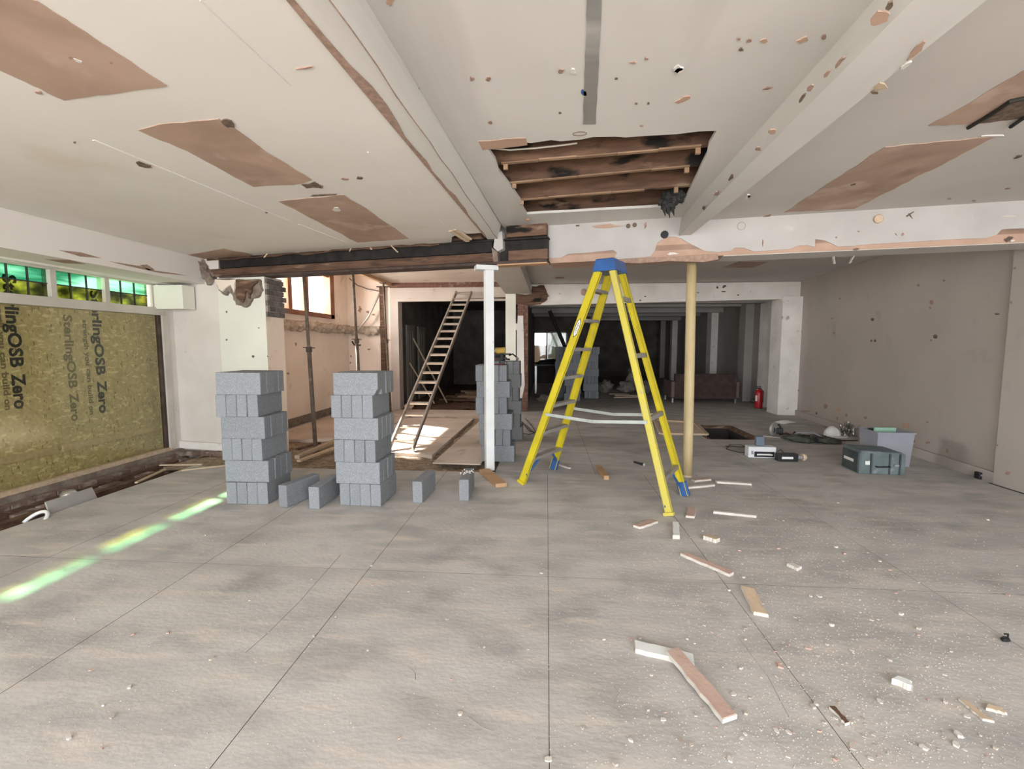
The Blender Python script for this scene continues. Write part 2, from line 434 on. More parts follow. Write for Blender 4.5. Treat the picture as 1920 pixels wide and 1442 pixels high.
for (a, b) in ((-.62, .6), (.6, 1.8), (1.8, hx0), (hx0, hx1), (hx1, 5.6)):
    for (c, d) in ((5.42, 7.66), (7.66, 8.95), (8.95, 11.4), (11.4, 13.8), (13.8, 16.2), (16.2, 19), (19, 23.6)):
        if a == hx0 and c == 7.66: continue
        sheet(a, c, b if not (b == 5.6 and c < 7) else 5.35, d)
for a, b in (((hx0 - .04, hy1 - .02, -.05), (hx1 + .04, hy1 + .03, .004)), ((hx1 - .02, hy0, -.06), (hx1 + .05, hy1, .006)),
             ((hx0 - .04, hy0, -.05), (hx0 + .01, hy1, .006))):
    tag(MB().bb(a, b).build('hatch_trim', M_TMID, floor_o))

for pts in ([(1005, 1062), (1030, 1070), (1050, 1076), (1062, 1078)], [(1022, 1244), (1040, 1250), (1058, 1258), (1075, 1262), (1100, 1270)], [(745, 1245), (765, 1250), (778, 1262), (780, 1275)],
            [(887, 1030), (900, 1038), (925, 1042), (960, 1040)], [(1104, 1010), (1130, 1010), (1145, 1004)], [(640, 1040), (560, 1130), (500, 1190), (460, 1225)], [(1385, 1195), (1440, 1270), (1480, 1345)],
            [(1150, 1320), (1160, 1300), (1150, 1285)], [(880, 1345), (905, 1365), (925, 1372)]):
    MB().tube([G(x + random.uniform(-1, 1), y, -.0008) for x, y in pts], .0022, 4).build('floor_crack', M_CRACK, floor_o)
# ground level of the opened-up extension
def rough_ground(x0, y0, x1, y1, z, amp, nx, ny, fr=3.0, seed=0):
    m = MB(); vs = []; fs = []
    for j in range(ny + 1):
        for i in range(nx + 1):
            x = x0 + (x1 - x0) * i / nx; y = y0 + (y1 - y0) * j / ny
            vs.append((x, y, z + amp * (noise.noise(Vector((x * fr, y * fr, seed))) + .5 * noise.noise(Vector((x * fr * 3, y * fr * 3, seed + 5))))))
    for j in range(ny):
        for i in range(nx):
            a = j * (nx + 1) + i; fs.append((a, a + 1, a + nx + 2, a + nx + 1))
    return m.add(vs, fs)
ext = struct('floor_extension', rough_ground(-5.0, 5.38, -.55, 11.8, -.055, .025, 70, 90), M_DIRT)
tag(ext)
# concrete slabs and sheet on that ground
def slab(poly, z0, z1, m, name='floor_slab'):
    MB().prism([(p[0], p[1], z0) for p in poly], (0, 0, z1 - z0)).build(name, m, ext)
e0 = [G(560, 848), G(640, 806), G(640, 777), G(556, 806)]
slab([(-4.74, 7.05), (-3.05, 7.35), (-3.0, 10.3), (-4.83, 10.3)], -.08, -.005, M_SLAB)
slab([(-3.0, 6.55), (-1.62, 6.25), (-1.55, 9.55), (-3.0, 9.55)], -.08, -.008, M_SLAB)
slab([(-3.6, 9.85), (-.62, 9.85), (-.62, 10.65), (-3.6, 10.65)], -.08, .012, M_SLAB)
b0 = [G(811, 868, .01), G(902, 867, .01), G(892, 776, .01)]
MB().prism([(b0[0].x, b0[0].y, -.002), (-.85, b0[0].y - .02, -.002), (-.75, 9.2, -.002), (-1.35, 9.3, -.002)], (0, 0, .014)).build('floor_sheet', M_SLAB, ext)
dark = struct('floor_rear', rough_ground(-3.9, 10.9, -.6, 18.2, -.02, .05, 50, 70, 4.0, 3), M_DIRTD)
# loose timber plates along the broken floor edge
for (a, b, w, h, m) in (((557, 862), (634, 828), .07, .05, M_TPALE), ((560, 868), (640, 838), .06, .03, M_TPALE), ((556, 846), (600, 833), .05, .03, M_TMID)):
    p, q = G(*a, -.01), G(*b, -.01); p.z = q.z = -.03 + h / 2 + .03
    tag(MB().beam(p, q, w, h).build('timber_plate', m, None, bevel=.003), None)
plates = [o for o in S.objects if o.name.startswith('timber_plate')]
for o, l in zip(plates, ('thick pale timber plate lying behind left block stack under the leftmost prop', 'thinner pale timber strip on hardcore in front of the thick plate', 'short dark timber batten beside the bare wall behind left block stack')):
    tag(o, l, 'timber', 'timber plates at the broken floor edge')
# trench along the window
trench = struct('floor_trench', rough_ground(-5.75, .2, -4.5, 6.4, -.2, .035, 24, 90, 5.0, 9), M_MORTAR)
for k in range(26):
    y = .6 + k * .222
    MB().box((-5.42 + random.uniform(-.01, .01), y, -.085), (.105, .212, .065)).build('brick', M_BRICKT, trench, bevel=.004)
    if random.random() < .9:
        MB().box((-5.18 + random.uniform(-.015, .015), y + .1, -.135 + random.uniform(-.006, .006)), (.105, .21, .065)).build('brick', M_BRICKT, trench, bevel=.004)
    if random.random() < .75:
        MB().box((-4.72 + random.uniform(-.03, .03), y + .05, -.13), (.1, .205, .065), Matrix.Rotation(random.uniform(-.12, .12), 3, 'Z')).build('brick', M_BRICKT, trench, bevel=.004)
MB().bb((-5.33, .2, -.2), (-5.26, 6.2, -.085)).build('sole_plate', M_TOLD, trench)
MB().bb((-4.99, .2, -.2), (-4.9, 6.15, -.06)).build('sole_plate', M_TOLD, trench)
tr = [(339, 884), (429, 873)]
for k in range(5):       # broken brick below the alcove wall
    MB().box((-5.35 + k * .2, 6.2 + random.uniform(-.03, .03), -.03 + random.uniform(-.01, .01)), (.19, .1, .065), Matrix.Rotation(random.uniform(-.15, .15) - .16, 3, 'Z')).build('brick', M_BRICKT, trench, bevel=.004)
    MB().box((-5.3 + k * .2, 6.08 + random.uniform(-.03, .03), -.11), (.19, .1, .065), Matrix.Rotation(random.uniform(-.3, .3), 3, 'Z')).build('brick', M_BRICKT, trench, bevel=.004)

# ================================================================== SETTING: ceiling
ceil = sroot('ceiling')
CL, CC, CR = ZP(2.80), ZP(2.95), ZP(2.90)
SA, SB = Vector((-4.98, 6.36, 0)), Vector((-.60, 5.47, 0))          # steel beam line
HA, HB = Vector((-.60, 5.58, 0)), Vector((5.15, 4.60, 0))           # plastered header line
def sy(x): return SA.y + (SB.y - SA.y) * (x - SA.x) / (SB.x - SA.x)
def hy(x): return HA.y + (HB.y - HA.y) * (x - HA.x) / (HB.x - HA.x)
HPL = VPL(HA, HB); SPL = VPL(SA, SB)
notch = [G(840, 432, 2.8), G(860, 443, 2.8), G(905, 446, 2.8)]
cl = [Vector((-4.97, -2.0, 2.8)), Vector((-1.10, -2.0, 2.8)), Vector((-.70, 5.12, 2.8))]
cl += ragged((-.72, 5.13, 2.8), (-1.12, 5.22, 2.8), 4, .02) + [Vector((-1.10, 5.3, 2.8))]
cl += ragged((-1.16, 5.56, 2.8), (-4.97, 6.33, 2.8), 26, .025)
cl.append(Vector((-4.97, 6.33, 2.8)))
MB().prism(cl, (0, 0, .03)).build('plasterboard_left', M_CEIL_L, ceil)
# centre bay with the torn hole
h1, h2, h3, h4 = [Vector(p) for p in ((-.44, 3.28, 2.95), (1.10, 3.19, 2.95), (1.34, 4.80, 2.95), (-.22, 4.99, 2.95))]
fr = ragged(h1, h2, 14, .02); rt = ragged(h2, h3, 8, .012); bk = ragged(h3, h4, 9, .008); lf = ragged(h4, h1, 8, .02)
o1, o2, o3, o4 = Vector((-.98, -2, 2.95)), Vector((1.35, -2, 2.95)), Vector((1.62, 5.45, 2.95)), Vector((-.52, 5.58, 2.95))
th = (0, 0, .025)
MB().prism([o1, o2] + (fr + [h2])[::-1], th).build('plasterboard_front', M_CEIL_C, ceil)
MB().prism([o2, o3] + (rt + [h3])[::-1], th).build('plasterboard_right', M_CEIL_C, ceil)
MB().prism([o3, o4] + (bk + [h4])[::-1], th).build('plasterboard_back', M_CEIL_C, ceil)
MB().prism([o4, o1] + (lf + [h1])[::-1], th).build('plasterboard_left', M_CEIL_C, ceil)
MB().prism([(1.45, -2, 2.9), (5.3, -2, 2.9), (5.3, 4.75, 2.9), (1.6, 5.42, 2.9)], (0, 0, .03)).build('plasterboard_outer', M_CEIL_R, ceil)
# floor boards and joists above
MB().bb((-1.3, 2.9, 3.17), (1.9, 5.7, 3.2)).build('floor_boards', M_TOLD, ceil)
for (a, b) in (((940, 304), (1316, 272)), ((957, 341), (1294, 309)), ((972, 373), (1273, 349)), ((984, 404), (1262, 387))):
    p, q = G(*a, 2.98), G(*b, 2.98); d = (q - p).normalized()
    p2, q2 = p - d * .38, q + d * .42
    n = Vector((-d.y, d.x, 0)) * .025
    j = MB().beam(p2 + n + Vector((0, 0, .095)), q2 + n + Vector((0, 0, .095)), .05, .19).build('joist', M_TMID, ceil, bevel=.003)
    for k in range(5):
        if random.random() < .9:
            t0, t1 = k / 5, (k + 1) / 5 - .002
            z = Vector((0, 0, random.uniform(-.008, -.002)))
            MB().beam(p.lerp(q, t0) + n * .5 + z, p.lerp(q, t1) + n * .5 + z, .036, random.uniform(.008, .013)).build('lath', M_LATH, j)
    for t in (0.02, .985):
        MB().beam(p.lerp(q, t) + n, p.lerp(q, t) + n + Vector((0, 0, -.05)), .02, .035, (1, 0, 0)).build('lath', M_LATH, j)
cb = [at(860 + x / 3.556, 220 + y / 3.556, ZP(2.97)) for x, y in ((200, 205), (340, 218), (520, 205), (700, 185), (790, 172))]
MB().tube(cb, .006, 6).build('hanging_wire', M_CABLEG, ceil)
# bare plaster patch beside the hole
def patch(pts, plane, m, name='bare_patch', th=.004):
    jg = []
    for i, (x, y) in enumerate(pts):
        x2, y2 = pts[(i + 1) % len(pts)]; jg.append((x, y)); L_ = math.hypot(x2 - x, y2 - y); c = int(L_ / 16)
        for k in range(1, c): jg.append((x + (x2 - x) * k / c + random.uniform(-1.1, 1.1), y + (y2 - y) * k / c + random.uniform(-1.1, 1.1)))
    P = [at(x, y, plane) for x, y in jg]; n = Vector(plane[1]).normalized()
    if n.dot(P[0] - Vector((0, 0, HC))) > 0: n = -n
    return MB().prism([p - n * .001 for p in P], n * (th + .001)).build(name, m, ceil)
patch([(897, 264), (986, 258), (989, 271), (905, 281)], CC, M_PINK)
patch([(-60, -42), (68, 0), (313, 160), (120, 187), (-60, 103)], CL, M_PATCH)
patch([(258, 243), (300, 232), (345, 229), (410, 222), (450, 247), (500, 285), (540, 308), (585, 337), (550, 346), (475, 350), (420, 320), (350, 282), (300, 262)], CL, M_PATCH)
patch([(522, 377), (560, 373), (645, 365), (700, 400), (766, 447), (670, 454)], CL, M_PATCH)
patch([(352, 477), (420, 466), (476, 478), (440, 484), (395, 489), (362, 492)], CL, M_PATCH)
patch([(1470, 398), (1602, 391), (1867, 256), (1750, 266), (1660, 275)], CR, M_PATCH)
patch([(1740, 235), (1800, 203), (1860, 166), (1960, 110), (1960, 215), (1820, 231)], CR, M_PATCH)
patch([(1822, 232), (1862, 205), (1900, 186), (1960, 168), (1960, 214)], CR, M_CHIPD, 'dark_hole', .007)
for a in (((1815, 240), (1860, 214), (1895, 190), (1950, 178)), ((1895, 238), (1915, 224), (1950, 205))):
    MB().tube([at(x, y, ZP(2.885)) for x, y in a], .011, 6).build('loose_cable', M_CABLE, ceil)
patch([(1093, 232), (1117, 232), (1127, 40), (1130, -40), (1100, -40), (1100, 40)], CC, M_STRIP, 'silver_strip')
for (a, b) in (((175, 262), (545, 415)), ((560, 420), (650, 455))):
    p, q = at(*a, CL), at(*b, CL)
    MB().beam(p, q, .016, .01).build('joint_ridge', M_CEIL_L, ceil)
p, q = at(375, 0, CL), at(545, 160, CL); MB().beam(p, q, .006, .006).build('joint_ridge', M_CEIL_C, ceil)
p, q = at(690, 285, CL), at(835, 425, CL); MB().beam(p, q, .012, .008).build('joint_ridge', M_CEIL_L, ceil)
# torn spots and screw holes
for (x, y, w, h, a, m, pl) in (
    (1052, 132, 16, 9, 0, M_CHIPP, CC), (1074, 133, 15, 12, .4, M_CHIPW, CC), (1273, 130, 34, 20, -.5, M_CHIPW, CC), (1272, 130, 22, 11, -.5, M_CHIPD, CC),
    (1280, 186, 44, 12, -.35, M_PINK, CC), (1432, 75, 19, 12, -.2, M_PINK, CC), (1405, 75, 15, 8, -.4, M_CHIPP, CC), (1386, 72, 8, 5, 0, M_CHIPP, CC),
    (1390, 91, 10, 6, 0, M_CHIPD, CC), (1505, 74, 26, 12, -.3, M_PINK, CC), (1545, 69, 18, 10, -.7, M_CHIPP, CC), (1438, 165, 22, 5, -.2, M_CHIPP, CC),
    (1212, 109, 8, 6, 0, M_CHIPP, CC), (1187, 116, 16, 4, 0, M_CHIPP, CC), (1155, 146, 8, 4, 0, M_CHIPD, CC), (1193, 193, 7, 4, 0, M_CHIPD, CC),
    (1216, 193, 6, 4, 0, M_CHIPD, CC), (1050, 211, 5, 3, 0, M_CHIPD, CC), (1203, 235, 9, 3, 0, M_CHIPP, CC), (780, 165, 14, 6, 0, M_CHIPP, CC),
    (885, 147, 9, 10, 0, M_CHIPP, CC), (916, 147, 15, 9, 0, M_CHIPP, CC), (918, 229, 11, 9, .3, M_CHIPP, CC), (848, 287, 15, 6, 0, M_PINK, CC),
    (730, 4, 20, 14, -.5, M_PINK, CC), (744, 164, 10, 14, 0, M_CHIPD, CC), (737, 153, 7, 5, 0, M_CHIPD, CC), (792, 242, 9, 3, 0, M_CHIPP, CC), (862, 333, 8, 3, 0, M_CHIPD, CC),
    (900, 365, 10, 4, 0, M_CHIPP, CC), (1450, 245, 22, 12, -.3, M_PINK, ZP(2.75)), (1421, 278, 16, 12, 0, M_CHIPP, ZP(2.75)), (1371, 331, 18, 8, -.9, M_CHIPD, ZP(2.75)),
    (1344, 362, 14, 9, -.8, M_CHIPP, ZP(2.75)), (1320, 389, 12, 7, -.8, M_CHIPD, ZP(2.75)), (1402, 368, 16, 9, -.6, M_CHIPW, ZP(2.75)), (1405, 367, 7, 6, -.6, M_CHIPD, ZP(2.75)),
    (1648, 163, 40, 18, -.25, M_TPALE, ZP(2.75)), (1640, 172, 16, 8, 0, M_CHIPD, ZP(2.75)), (1720, 92, 66, 14, -.76, M_PINK, ZP(2.75)), (1650, 33, 70, 28, -.75, M_PINK, ZP(2.75)), (1668, 10, 30, 14, -.7, M_CHIPD, ZP(2.75)),
    (1577, 113, 34, 9, -.85, M_CHIPP, ZP(2.75)), (1551, 138, 26, 8, -.85, M_CHIPP, ZP(2.75)), (1520, 164, 20, 11, -.8, M_CHIPP, ZP(2.75)), (1505, 182, 22, 6, -.9, M_CHIPD, ZP(2.75)), (1698, 122, 34, 8, -.6, M_CHIPW, ZP(2.75)),
    (270, 309, 40, 11, .25, M_CHIPD, CL), (275, 312, 22, 5, .25, M_PINK, CL), (428, 231, 34, 18, .5, M_CHIPD, CL), (585, 347, 46, 14, 0, M_CHIPD, CL), (600, 349, 26, 10, .2, M_CHIPP, CL), (72, 172, 18, 7, 0, M_CHIPP, CL),
    (674, 333, 14, 6, 0, M_CHIPD, CL), (645, 335, 18, 5, .1, M_CHIPP, CL), (605, 365, 90, 4, -.06, M_CHIPD, CL), (632, 392, 22, 10, .1, M_CHIPW, CL), (570, 126, 34, 4, -.15, M_CHIPP, CL), (145, 112, 20, 9, .4, M_CHIPW, CL), (132, 107, 10, 6, .3, M_CHIPP, CL), (209, 116, 9, 5, 0, M_CHIPP, CL),
    (500, 398, 8, 3, 0, M_CHIPD, CL), (140, 266, 5, 3, 0, M_CHIPD, CL), (1600, 345, 14, 4, -.3, M_CHIPD, CR), (1890, 353, 14, 3, -.2, M_CHIPP, CR), (1780, 372, 12, 3, -.2, M_CHIPP, CR), (1826, 376, 8, 3, 0, M_CHIPP, CR),
    (1910, 293, 22, 5, -.3, M_CHIPD, CR), (1437, 407, 28, 8, -.3, M_CHIPP, CR), (1095, 173, 16, 12, .8, M_BLUE, CC), (1862, 254, 44, 4, -.03, M_CHIPW, CR)):
    chip(ceil, 'torn_spot', x, y, pl, w, h, m, a, .006 if m in (M_CHIPD, M_CHIPW) else .005 if m is M_CHIPP else .004)
p = at(1087, 250, CC)
def ring(c, r, n=24): return [c + Vector((r * math.cos(2 * math.pi * k / n), r * .6 * math.sin(2 * math.pi * k / n), -.003)) for k in range(n + 1)]
MB().tube(ring(p, .045), .0022, 4).build('pencil_ring', M_CHIPD, ceil)
# beams
lb = MB(); z0, z1 = 2.80, 3.0
P = lambda x, y, z: Vector((x, y, z))
lb.hexa([P(-1.17, -2, 2.795), P(-.99, -2, 2.795), P(-.585, 5.42, 2.795), P(-.70, 5.42, 2.795), P(-1.17, -2, 3.0), P(-.97, -2, 3.0), P(-.53, 5.42, 3.0), P(-.70, 5.42, 3.0)])
tr1 = struct('trim_1', lb, M_CEIL_C)
# torn brown edge along the beam's left arris
e = []; e2 = []
for k in range(41):
    t = k / 40; x = -1.16 + .455 * t; y = -1.9 + 7.2 * t
    w = .004 + .014 * random.random() + (.05 * math.exp(-((y - 2.35) / .28) ** 2)) + (.022 * math.exp(-((y - 3.1) / .15) ** 2)) + (.018 * math.exp(-((y - 4.0) / .3) ** 2))
    e.append(P(x - .012, y, 2.7955)); e2.append(P(x + w, y, 2.7955))
MB().prism(e + e2[::-1], (0, 0, -.004)).build('torn_edge', M_CHIPP, tr1)
e = []
for k in range(30):
    t = k / 29; e.append(P(-.99 + .405 * t + random.uniform(-.008, .008), -2 + 7.4 * t, 2.794))
MB().tube(e, .0035, 4).build('crack', M_CHIPP, tr1)
rb = MB().hexa([P(1.08, -2, 2.75), P(1.48, -2, 2.75), P(1.56, 5.3, 2.75), P(1.44, 5.3, 2.75), P(1.14, -2, 3.0), P(1.48, -2, 3.0), P(1.56, 5.3, 3.0), P(1.47, 5.3, 3.0)])
struct('trim_2', rb, [M_CEIL_C])
# ceiling strip behind header / right bay ceiling / rear ceilings / roof
MB().bb((-.5, 5.3, 2.97), (5.9, 10.8, 3.0)).build('plasterboard_middle', M_CEIL_R, ceil)
pr = MB().prism([at(1355, 502, ZP(2.966)), at(1412, 502, ZP(2.966)), at(1441, 491, ZP(2.966)), at(1385, 491, ZP(2.966))], (0, 0, .01)).build('bare_patch', M_PATCH, ceil)
p = at(1050, 520, ZP(2.97)); MB().lathe([(.10, -.012), (.09, -.002), (.0, .0)], 24, (p.x, p.y, 2.968)).build('ceiling_rose', M_PATCH, ceil)
MB().bb((-3.72, 5.9, 3.05), (-.4, 10.85, 3.08)).build('plasterboard_extension', M_WALL_B, ceil)
MB().bb((-3.80, 6.3, 2.98), (-3.72, 10.8, 3.14)).build('ceiling_batten', M_TNEW, ceil)
MB().bb((-5.0, 6.4, 3.42), (-3.7, 10.9, 3.45)).build('plasterboard_lean_to', M_WALL_B, ceil)
MB().bb((-5.7, -2.4, 3.45), (7, 6.4, 3.6)).bb((-5.05, 6.4, 3.45), (7, 24, 3.6)).build('roof_sun_block', M_DARK, ceil)  # unseen roof added to block the sun, edges cut back above the windows
MB().bb((-4.1, 10.8, 2.95), (-.5, 18.3, 2.98)).build('plasterboard_dark', M_DARK, ceil)
MB().bb((-.7, 10.6, 2.95), (6.3, 23.7, 2.98)).build('plasterboard_rear', M_WALL_RB, ceil)
for k, y in enumerate((11.9, 13.3, 15.2, 17.4, 19.8)):
    MB().bb((-.6, y, 2.62 + .03 * (k % 2)), (5.75, y + .28, 2.96)).build('ceiling_beam', M_WALL_RB, ceil)

# ================================================================== SETTING: left side
wl = struct('wall_left', MB().bb((-5.65, -2.0, 2.42), (-5.45, 6.4, 3.5)), M_WHITE_D)
bk_ = [P(-4.95, -2, 2.44), P(-4.95, 6.32, 2.44), P(-4.95, 6.32, 2.82), P(-4.95, -2, 2.82)]
bh = struct('trim_3', MB().bb((-5.5, -2, 2.44), (-4.95, 6.34, 2.83)), M_CEIL_L)
MB().bb((-4.957, -2, 2.785), (-4.94, 6.3, 2.798)).build('coving_bead', M_CEIL_L, bh)
BF = XP(-4.95); BU = ZP(2.44)
for pts in ([(110, 469), (150, 473), (190, 484), (150, 481)], [(205, 490), (262, 499), (288, 507), (330, 513), (350, 517), (300, 512), (240, 499)], [(262, 497), (275, 496), (290, 506), (278, 507)]):
    q = [at(x, y, BF) for x, y in pts]
    MB().prism([v + Vector((-.001, 0, 0)) for v in q], (.005, 0, 0)).build('torn_spot', M_CHIPP, bh)
q = [at(x, y, BU) for x, y in ((85, 486), (130, 487), (160, 495), (120, 493))]
MB().prism([v + Vector((0, 0, .001)) for v in q], (0, 0, -.004)).build('torn_spot', M_CHIPP, bh)
# window: stained glass row over boarded shop window
w1 = sroot('window_1')
XW = XP(-5.6)
def yw(px, py): return at(px, py, XW).y
zt, zb, zm = 2.41, 2.085, 2.245
MB().bb((-5.68, -2, 2.40), (-5.55, 6.12, 2.45)).build('head_rail', M_FRAME, w1)
MB().bb((-5.70, -2, 1.985), (-5.53, 6.24, 2.09)).build('transom_rail', M_FRAME, w1)
c1, c2, c3 = yw(94, 540), yw(195, 545), yw(279, 555)
gl = c2 - c1
MB().bb((-5.66, c3, 2.05), (-5.55, c3 + .07, 2.44)).build('end_stile', M_FRAME, w1)
b = c2
edges = [c3]
while edges[-1] > -1.5: edges.append(edges[-1] - (c3 - c2))
edges = [c3, c2, c1]
while edges[-1] > -1.9: edges.append(edges[-1] - gl)
for i in range(len(edges) - 1):
    y1, y0 = edges[i], edges[i + 1]
    MB().bb((-5.66, y0 - .03, 2.08), (-5.55, y0 + .03, 2.42)).build('mullion', M_FRAME, w1)
    w = (y1 - y0 - .06) / 3
    for k in range(3):
        ya = y0 + .03 + w * k
        for (za, zc, m) in ((zm, zt, M_GLTOP), (zb, zm, M_GLBOT)):
            MB().bb((-5.603, ya + .004, za + .004), (-5.597, ya + w - .004, zc - .004)).build('pane', m, w1)
        if k: MB().bb((-5.608, ya - .007, zb), (-5.592, ya + .007, zt)).build('lead_bar', M_LEAD, w1)
    MB().bb((-5.608, y0 + .03, zm - .006), (-5.592, y1 - .03, zm + .006)).build('lead_bar', M_LEAD, w1)
# white box-out at the end of the transom row
bx = struct('trim_4', MB().bb((-5.62, 6.10, 2.07), (-5.12, 6.32, 2.40)), M_CREAM)
w2 = sroot('window_2')
MB().bb((-5.62, -2, .0), (-5.54, 6.25, .05)).build('bottom_rail', M_TPALE, w2)
MB().bb((-5.64, 6.2, .03), (-5.53, 6.29, 2.0)).build('jamb', M_FRAME, w2)
MB().bb((-5.62, 6.165, .03), (-5.56, 6.2, 2.0)).build('glazing_bead', M_RUST, w2)
MB().bb((-5.596, -1.9, .05), (-5.590, 6.18, 1.985)).build('pane', M_GLASSM, w2)
struct('wall_left_sun_filler', MB().bb((-5.9, 6.275, -.3), (-5.56, 6.62, 3.5)), M_WTRIM)  # filler block added to stop sun leaking past the window jamb
struct('wall_left_base', MB().bb((-5.8, -2, -.3), (-5.5, 6.4, .0)), M_MORTAR)
ysm = at(100, 700, XP(-5.72)).y
osb1 = tag(MB().bb((-5.74, ysm + .002, .0), (-5.72, 6.27, 2.09)).build('osb_board', M_OSB), 'brown strand board behind shop glass with faint and dark vertical lettering, right of the seam', 'board')
osb2 = tag(MB().bb((-5.74, ysm - 2.42, .0), (-5.719, ysm - .002, 2.09)).build('osb_board', M_OSB), 'brown strand board behind shop glass at the left picture edge with bold lettering', 'board')
osb3 = tag(MB().bb((-5.74, -2, .0), (-5.72, ysm - 2.424, 2.09)).build('osb_board', M_OSB), 'strand board continuing the boarding of the shop window toward the viewer', 'board')
for o, ya, yb in ((osb1, ysm + .02, 6.18), (osb2, ysm - 2.4, ysm - .03)):
    MB().bb((-5.72, ya, .30), (-5.70, yb, .375)).build('batten', M_TPALE, o)
OP = XP(-5.717)
def osbtext(par, s, xa, ya, xb, yb, size, m):
    a, b_ = at(xa, ya, OP), at(xb, yb, OP); ymid = (a.y + b_.y) / 2
    c = Vector((-5.7175, ymid, (a.z + b_.z) / 2)); L_ = abs(a.z - b_.z)
    wd_ = [len(w) - .45 * sum(ch in 'iltrf' for ch in w) for w in s.split()]; sp_ = .7; tot = sum(wd_) + sp_ * (len(wd_) - 1); u = -tot / 2
    for w, k in zip(s.split(), wd_):
        o = text(par, 'printed_word', w, basis(c - Vector((0, 0, (u + k / 2) / tot * L_)), (1, 0, 0), (0, 0, -1)), size, m, width=k / tot * L_, depth=.001, bold=.03 * size)
        o['kind'] = 'stuff'; u += k + sp_
osbtext(osb2, 'SterlingOSB Zero', 22, 515, 32, 768, .175, M_INK)
osbtext(osb2, 'strength you can build on', 2, 545, 8, 770, .085, M_INKF)
osbtext(osb1, 'SterlingOSB Zero', 178, 545, 193, 775, .165, M_INK)
osbtext(osb1, 'strength you can build on', 160, 600, 171, 778, .08, M_INKF)
osbtext(osb1, 'SterlingOSB Zero', 124, 590, 143, 790, .14, M_INKF)
# alcove end wall, pilaster
ap = [(-5.75, 6.50), (-4.62, 6.33)]
wa = struct('wall_alcove', MB().hexa([P(-5.75, 6.46, -.3), P(-4.70, 6.28, -.3), P(-4.70, 6.5, -.3), P(-5.75, 6.6, -.3), P(-5.75, 6.46, 3.3), P(-4.70, 6.28, 3.3), P(-4.70, 6.5, 3.3), P(-5.75, 6.6, 3.3)]), M_WTRIM)
bbl = struct('baseboard_left', MB().beam(P(-5.6, 6.405, .05), P(-4.70, 6.25, .05), .03, .11), M_WHITE_D)
a, b = at(414, 560, YP(6.2)), at(509, 560, YP(6.2))
pm_ = MB().hexa([P(-4.70, 6.24, -.1), P(-3.92, 6.12, -.1), P(-3.92, 6.55, -.1), P(-4.70, 6.6, -.1), P(-4.70, 6.24, 2.52), P(-3.92, 6.12, 2.52), P(-3.92, 6.55, 2.52), P(-4.70, 6.6, 2.52)])
pm_.mi[3] = 1
pil = struct('wall_pilaster', pm_, [M_CREAM, M_WALL_B])
for k in range(7):
    for j in range(3):
        MB().box((-3.915 + random.uniform(-.006, .006), 6.19 + j * .14 + (k % 2) * .05, 1.99 + k * .077), (.05, .13, .066)).build('brick', M_BRICKD, pil)
PP = VPL((-4.70, 6.24), (-3.92, 6.12))
for x, y, w, h in ((475, 668, 5, 7), (425, 585, 4, 4), (425, 637, 4, 4), (502, 668, 3, 4), (485, 615, 3, 3)):
    chip(pil, 'screw_hole', x, y, PP, w, h, M_CHIPD, 0, .002)
# torn plaster lumps where the steel enters the wall
def torn(parent, pts, plane, m, th, name='torn_plaster'):
    jag = []
    for i, (x, y) in enumerate(pts):
        x2, y2 = pts[(i + 1) % len(pts)]; jag.append((x, y))
        for k in (1, 2): jag.append((x + (x2 - x) * k / 3 + random.uniform(-1.6, 1.6), y + (y2 - y) * k / 3 + random.uniform(-1.6, 1.6)))
    q = [at(x, y, plane) for x, y in jag]; n = Vector(plane[1]).normalized()
    if n.dot(q[0] - Vector((0, 0, HC))) > 0: n = -n
    return MB().prism([v + n * -.01 for v in q], n * th).build(name, m, parent, bevel=.004)
torn(pil, [(408, 524), (415, 545), (428, 555), (433, 546), (442, 558), (447, 572), (462, 577), (470, 573), (476, 560), (490, 555), (495, 545), (490, 524)], PP, M_MORTAR, .06)
torn(pil, [(450, 526), (452, 560), (463, 568), (470, 545), (475, 562), (480, 540), (492, 527)], PP, M_TOLD, .09)
torn(pil, [(411, 525), (417, 542), (425, 548), (440, 535), (445, 550), (450, 525)], PP, M_WALL_B, .085)
lumps = MB()
for k, (x, y, r) in enumerate(((365, 487, .10), (375, 500, .12), (385, 512, .11), (360, 500, .09), (395, 522, .10), (370, 515, .10))):
    c = at(x, y, YP(6.3)); lumps.lump(c, (r, r * .7, r * .9), k + 2, 2, .9, 2.2)
lumps.build('torn_plaster', M_MORTAR, bh)
# exposed side wall of the extension with its high window
XE = XP(-4.85)
y0w, y1w = at(500, 585, XE).y, at(619, 597, XE).y
zs = 2.15
wle = MB()
wle.bb((-5.05, 6.45, -.3), (-4.85, 11.0, 1.93)); wle.bb((-5.05, 6.45, 1.93), (-4.85, y0w, 3.5)); wle.bb((-5.05, y1w, 1.93), (-4.85, 11.0, 3.5))
wle.bb((-5.05, y0w, 1.93), (-4.85, y1w, zs)); wle.bb((-5.05, y0w, 3.12), (-4.85, y1w, 3.5))
wle_o = struct('wall_left_extension', wle, M_WALL_B)
for k in range(12):
    ya = 7.9 + k * .24
    MB().lump((-4.80, ya + .12, 1.93 + random.uniform(-.015, .015)), (.10, .17, .105), k, 2, .5, 2.2).build('rough_ledge', M_LEDGE, wle_o)
MB().bb((-4.86, 7.7, 1.86), (-4.78, 10.8, 2.03)).build('ledge_core', M_LEDGE, wle_o)
MB().bb((-4.86, 6.5, .0), (-4.835, 10.8, .16)).build('bare_brick_band', M_MORTAR, wle_o)
for k in range(8):
    for r_ in range(5):
        MB().box((-4.84, 6.72 + k * .115 + (r_ % 2) * .05, 2.2 + r_ * .08), (.04, .1, .07)).build('brick', M_BRICKD, wle_o)
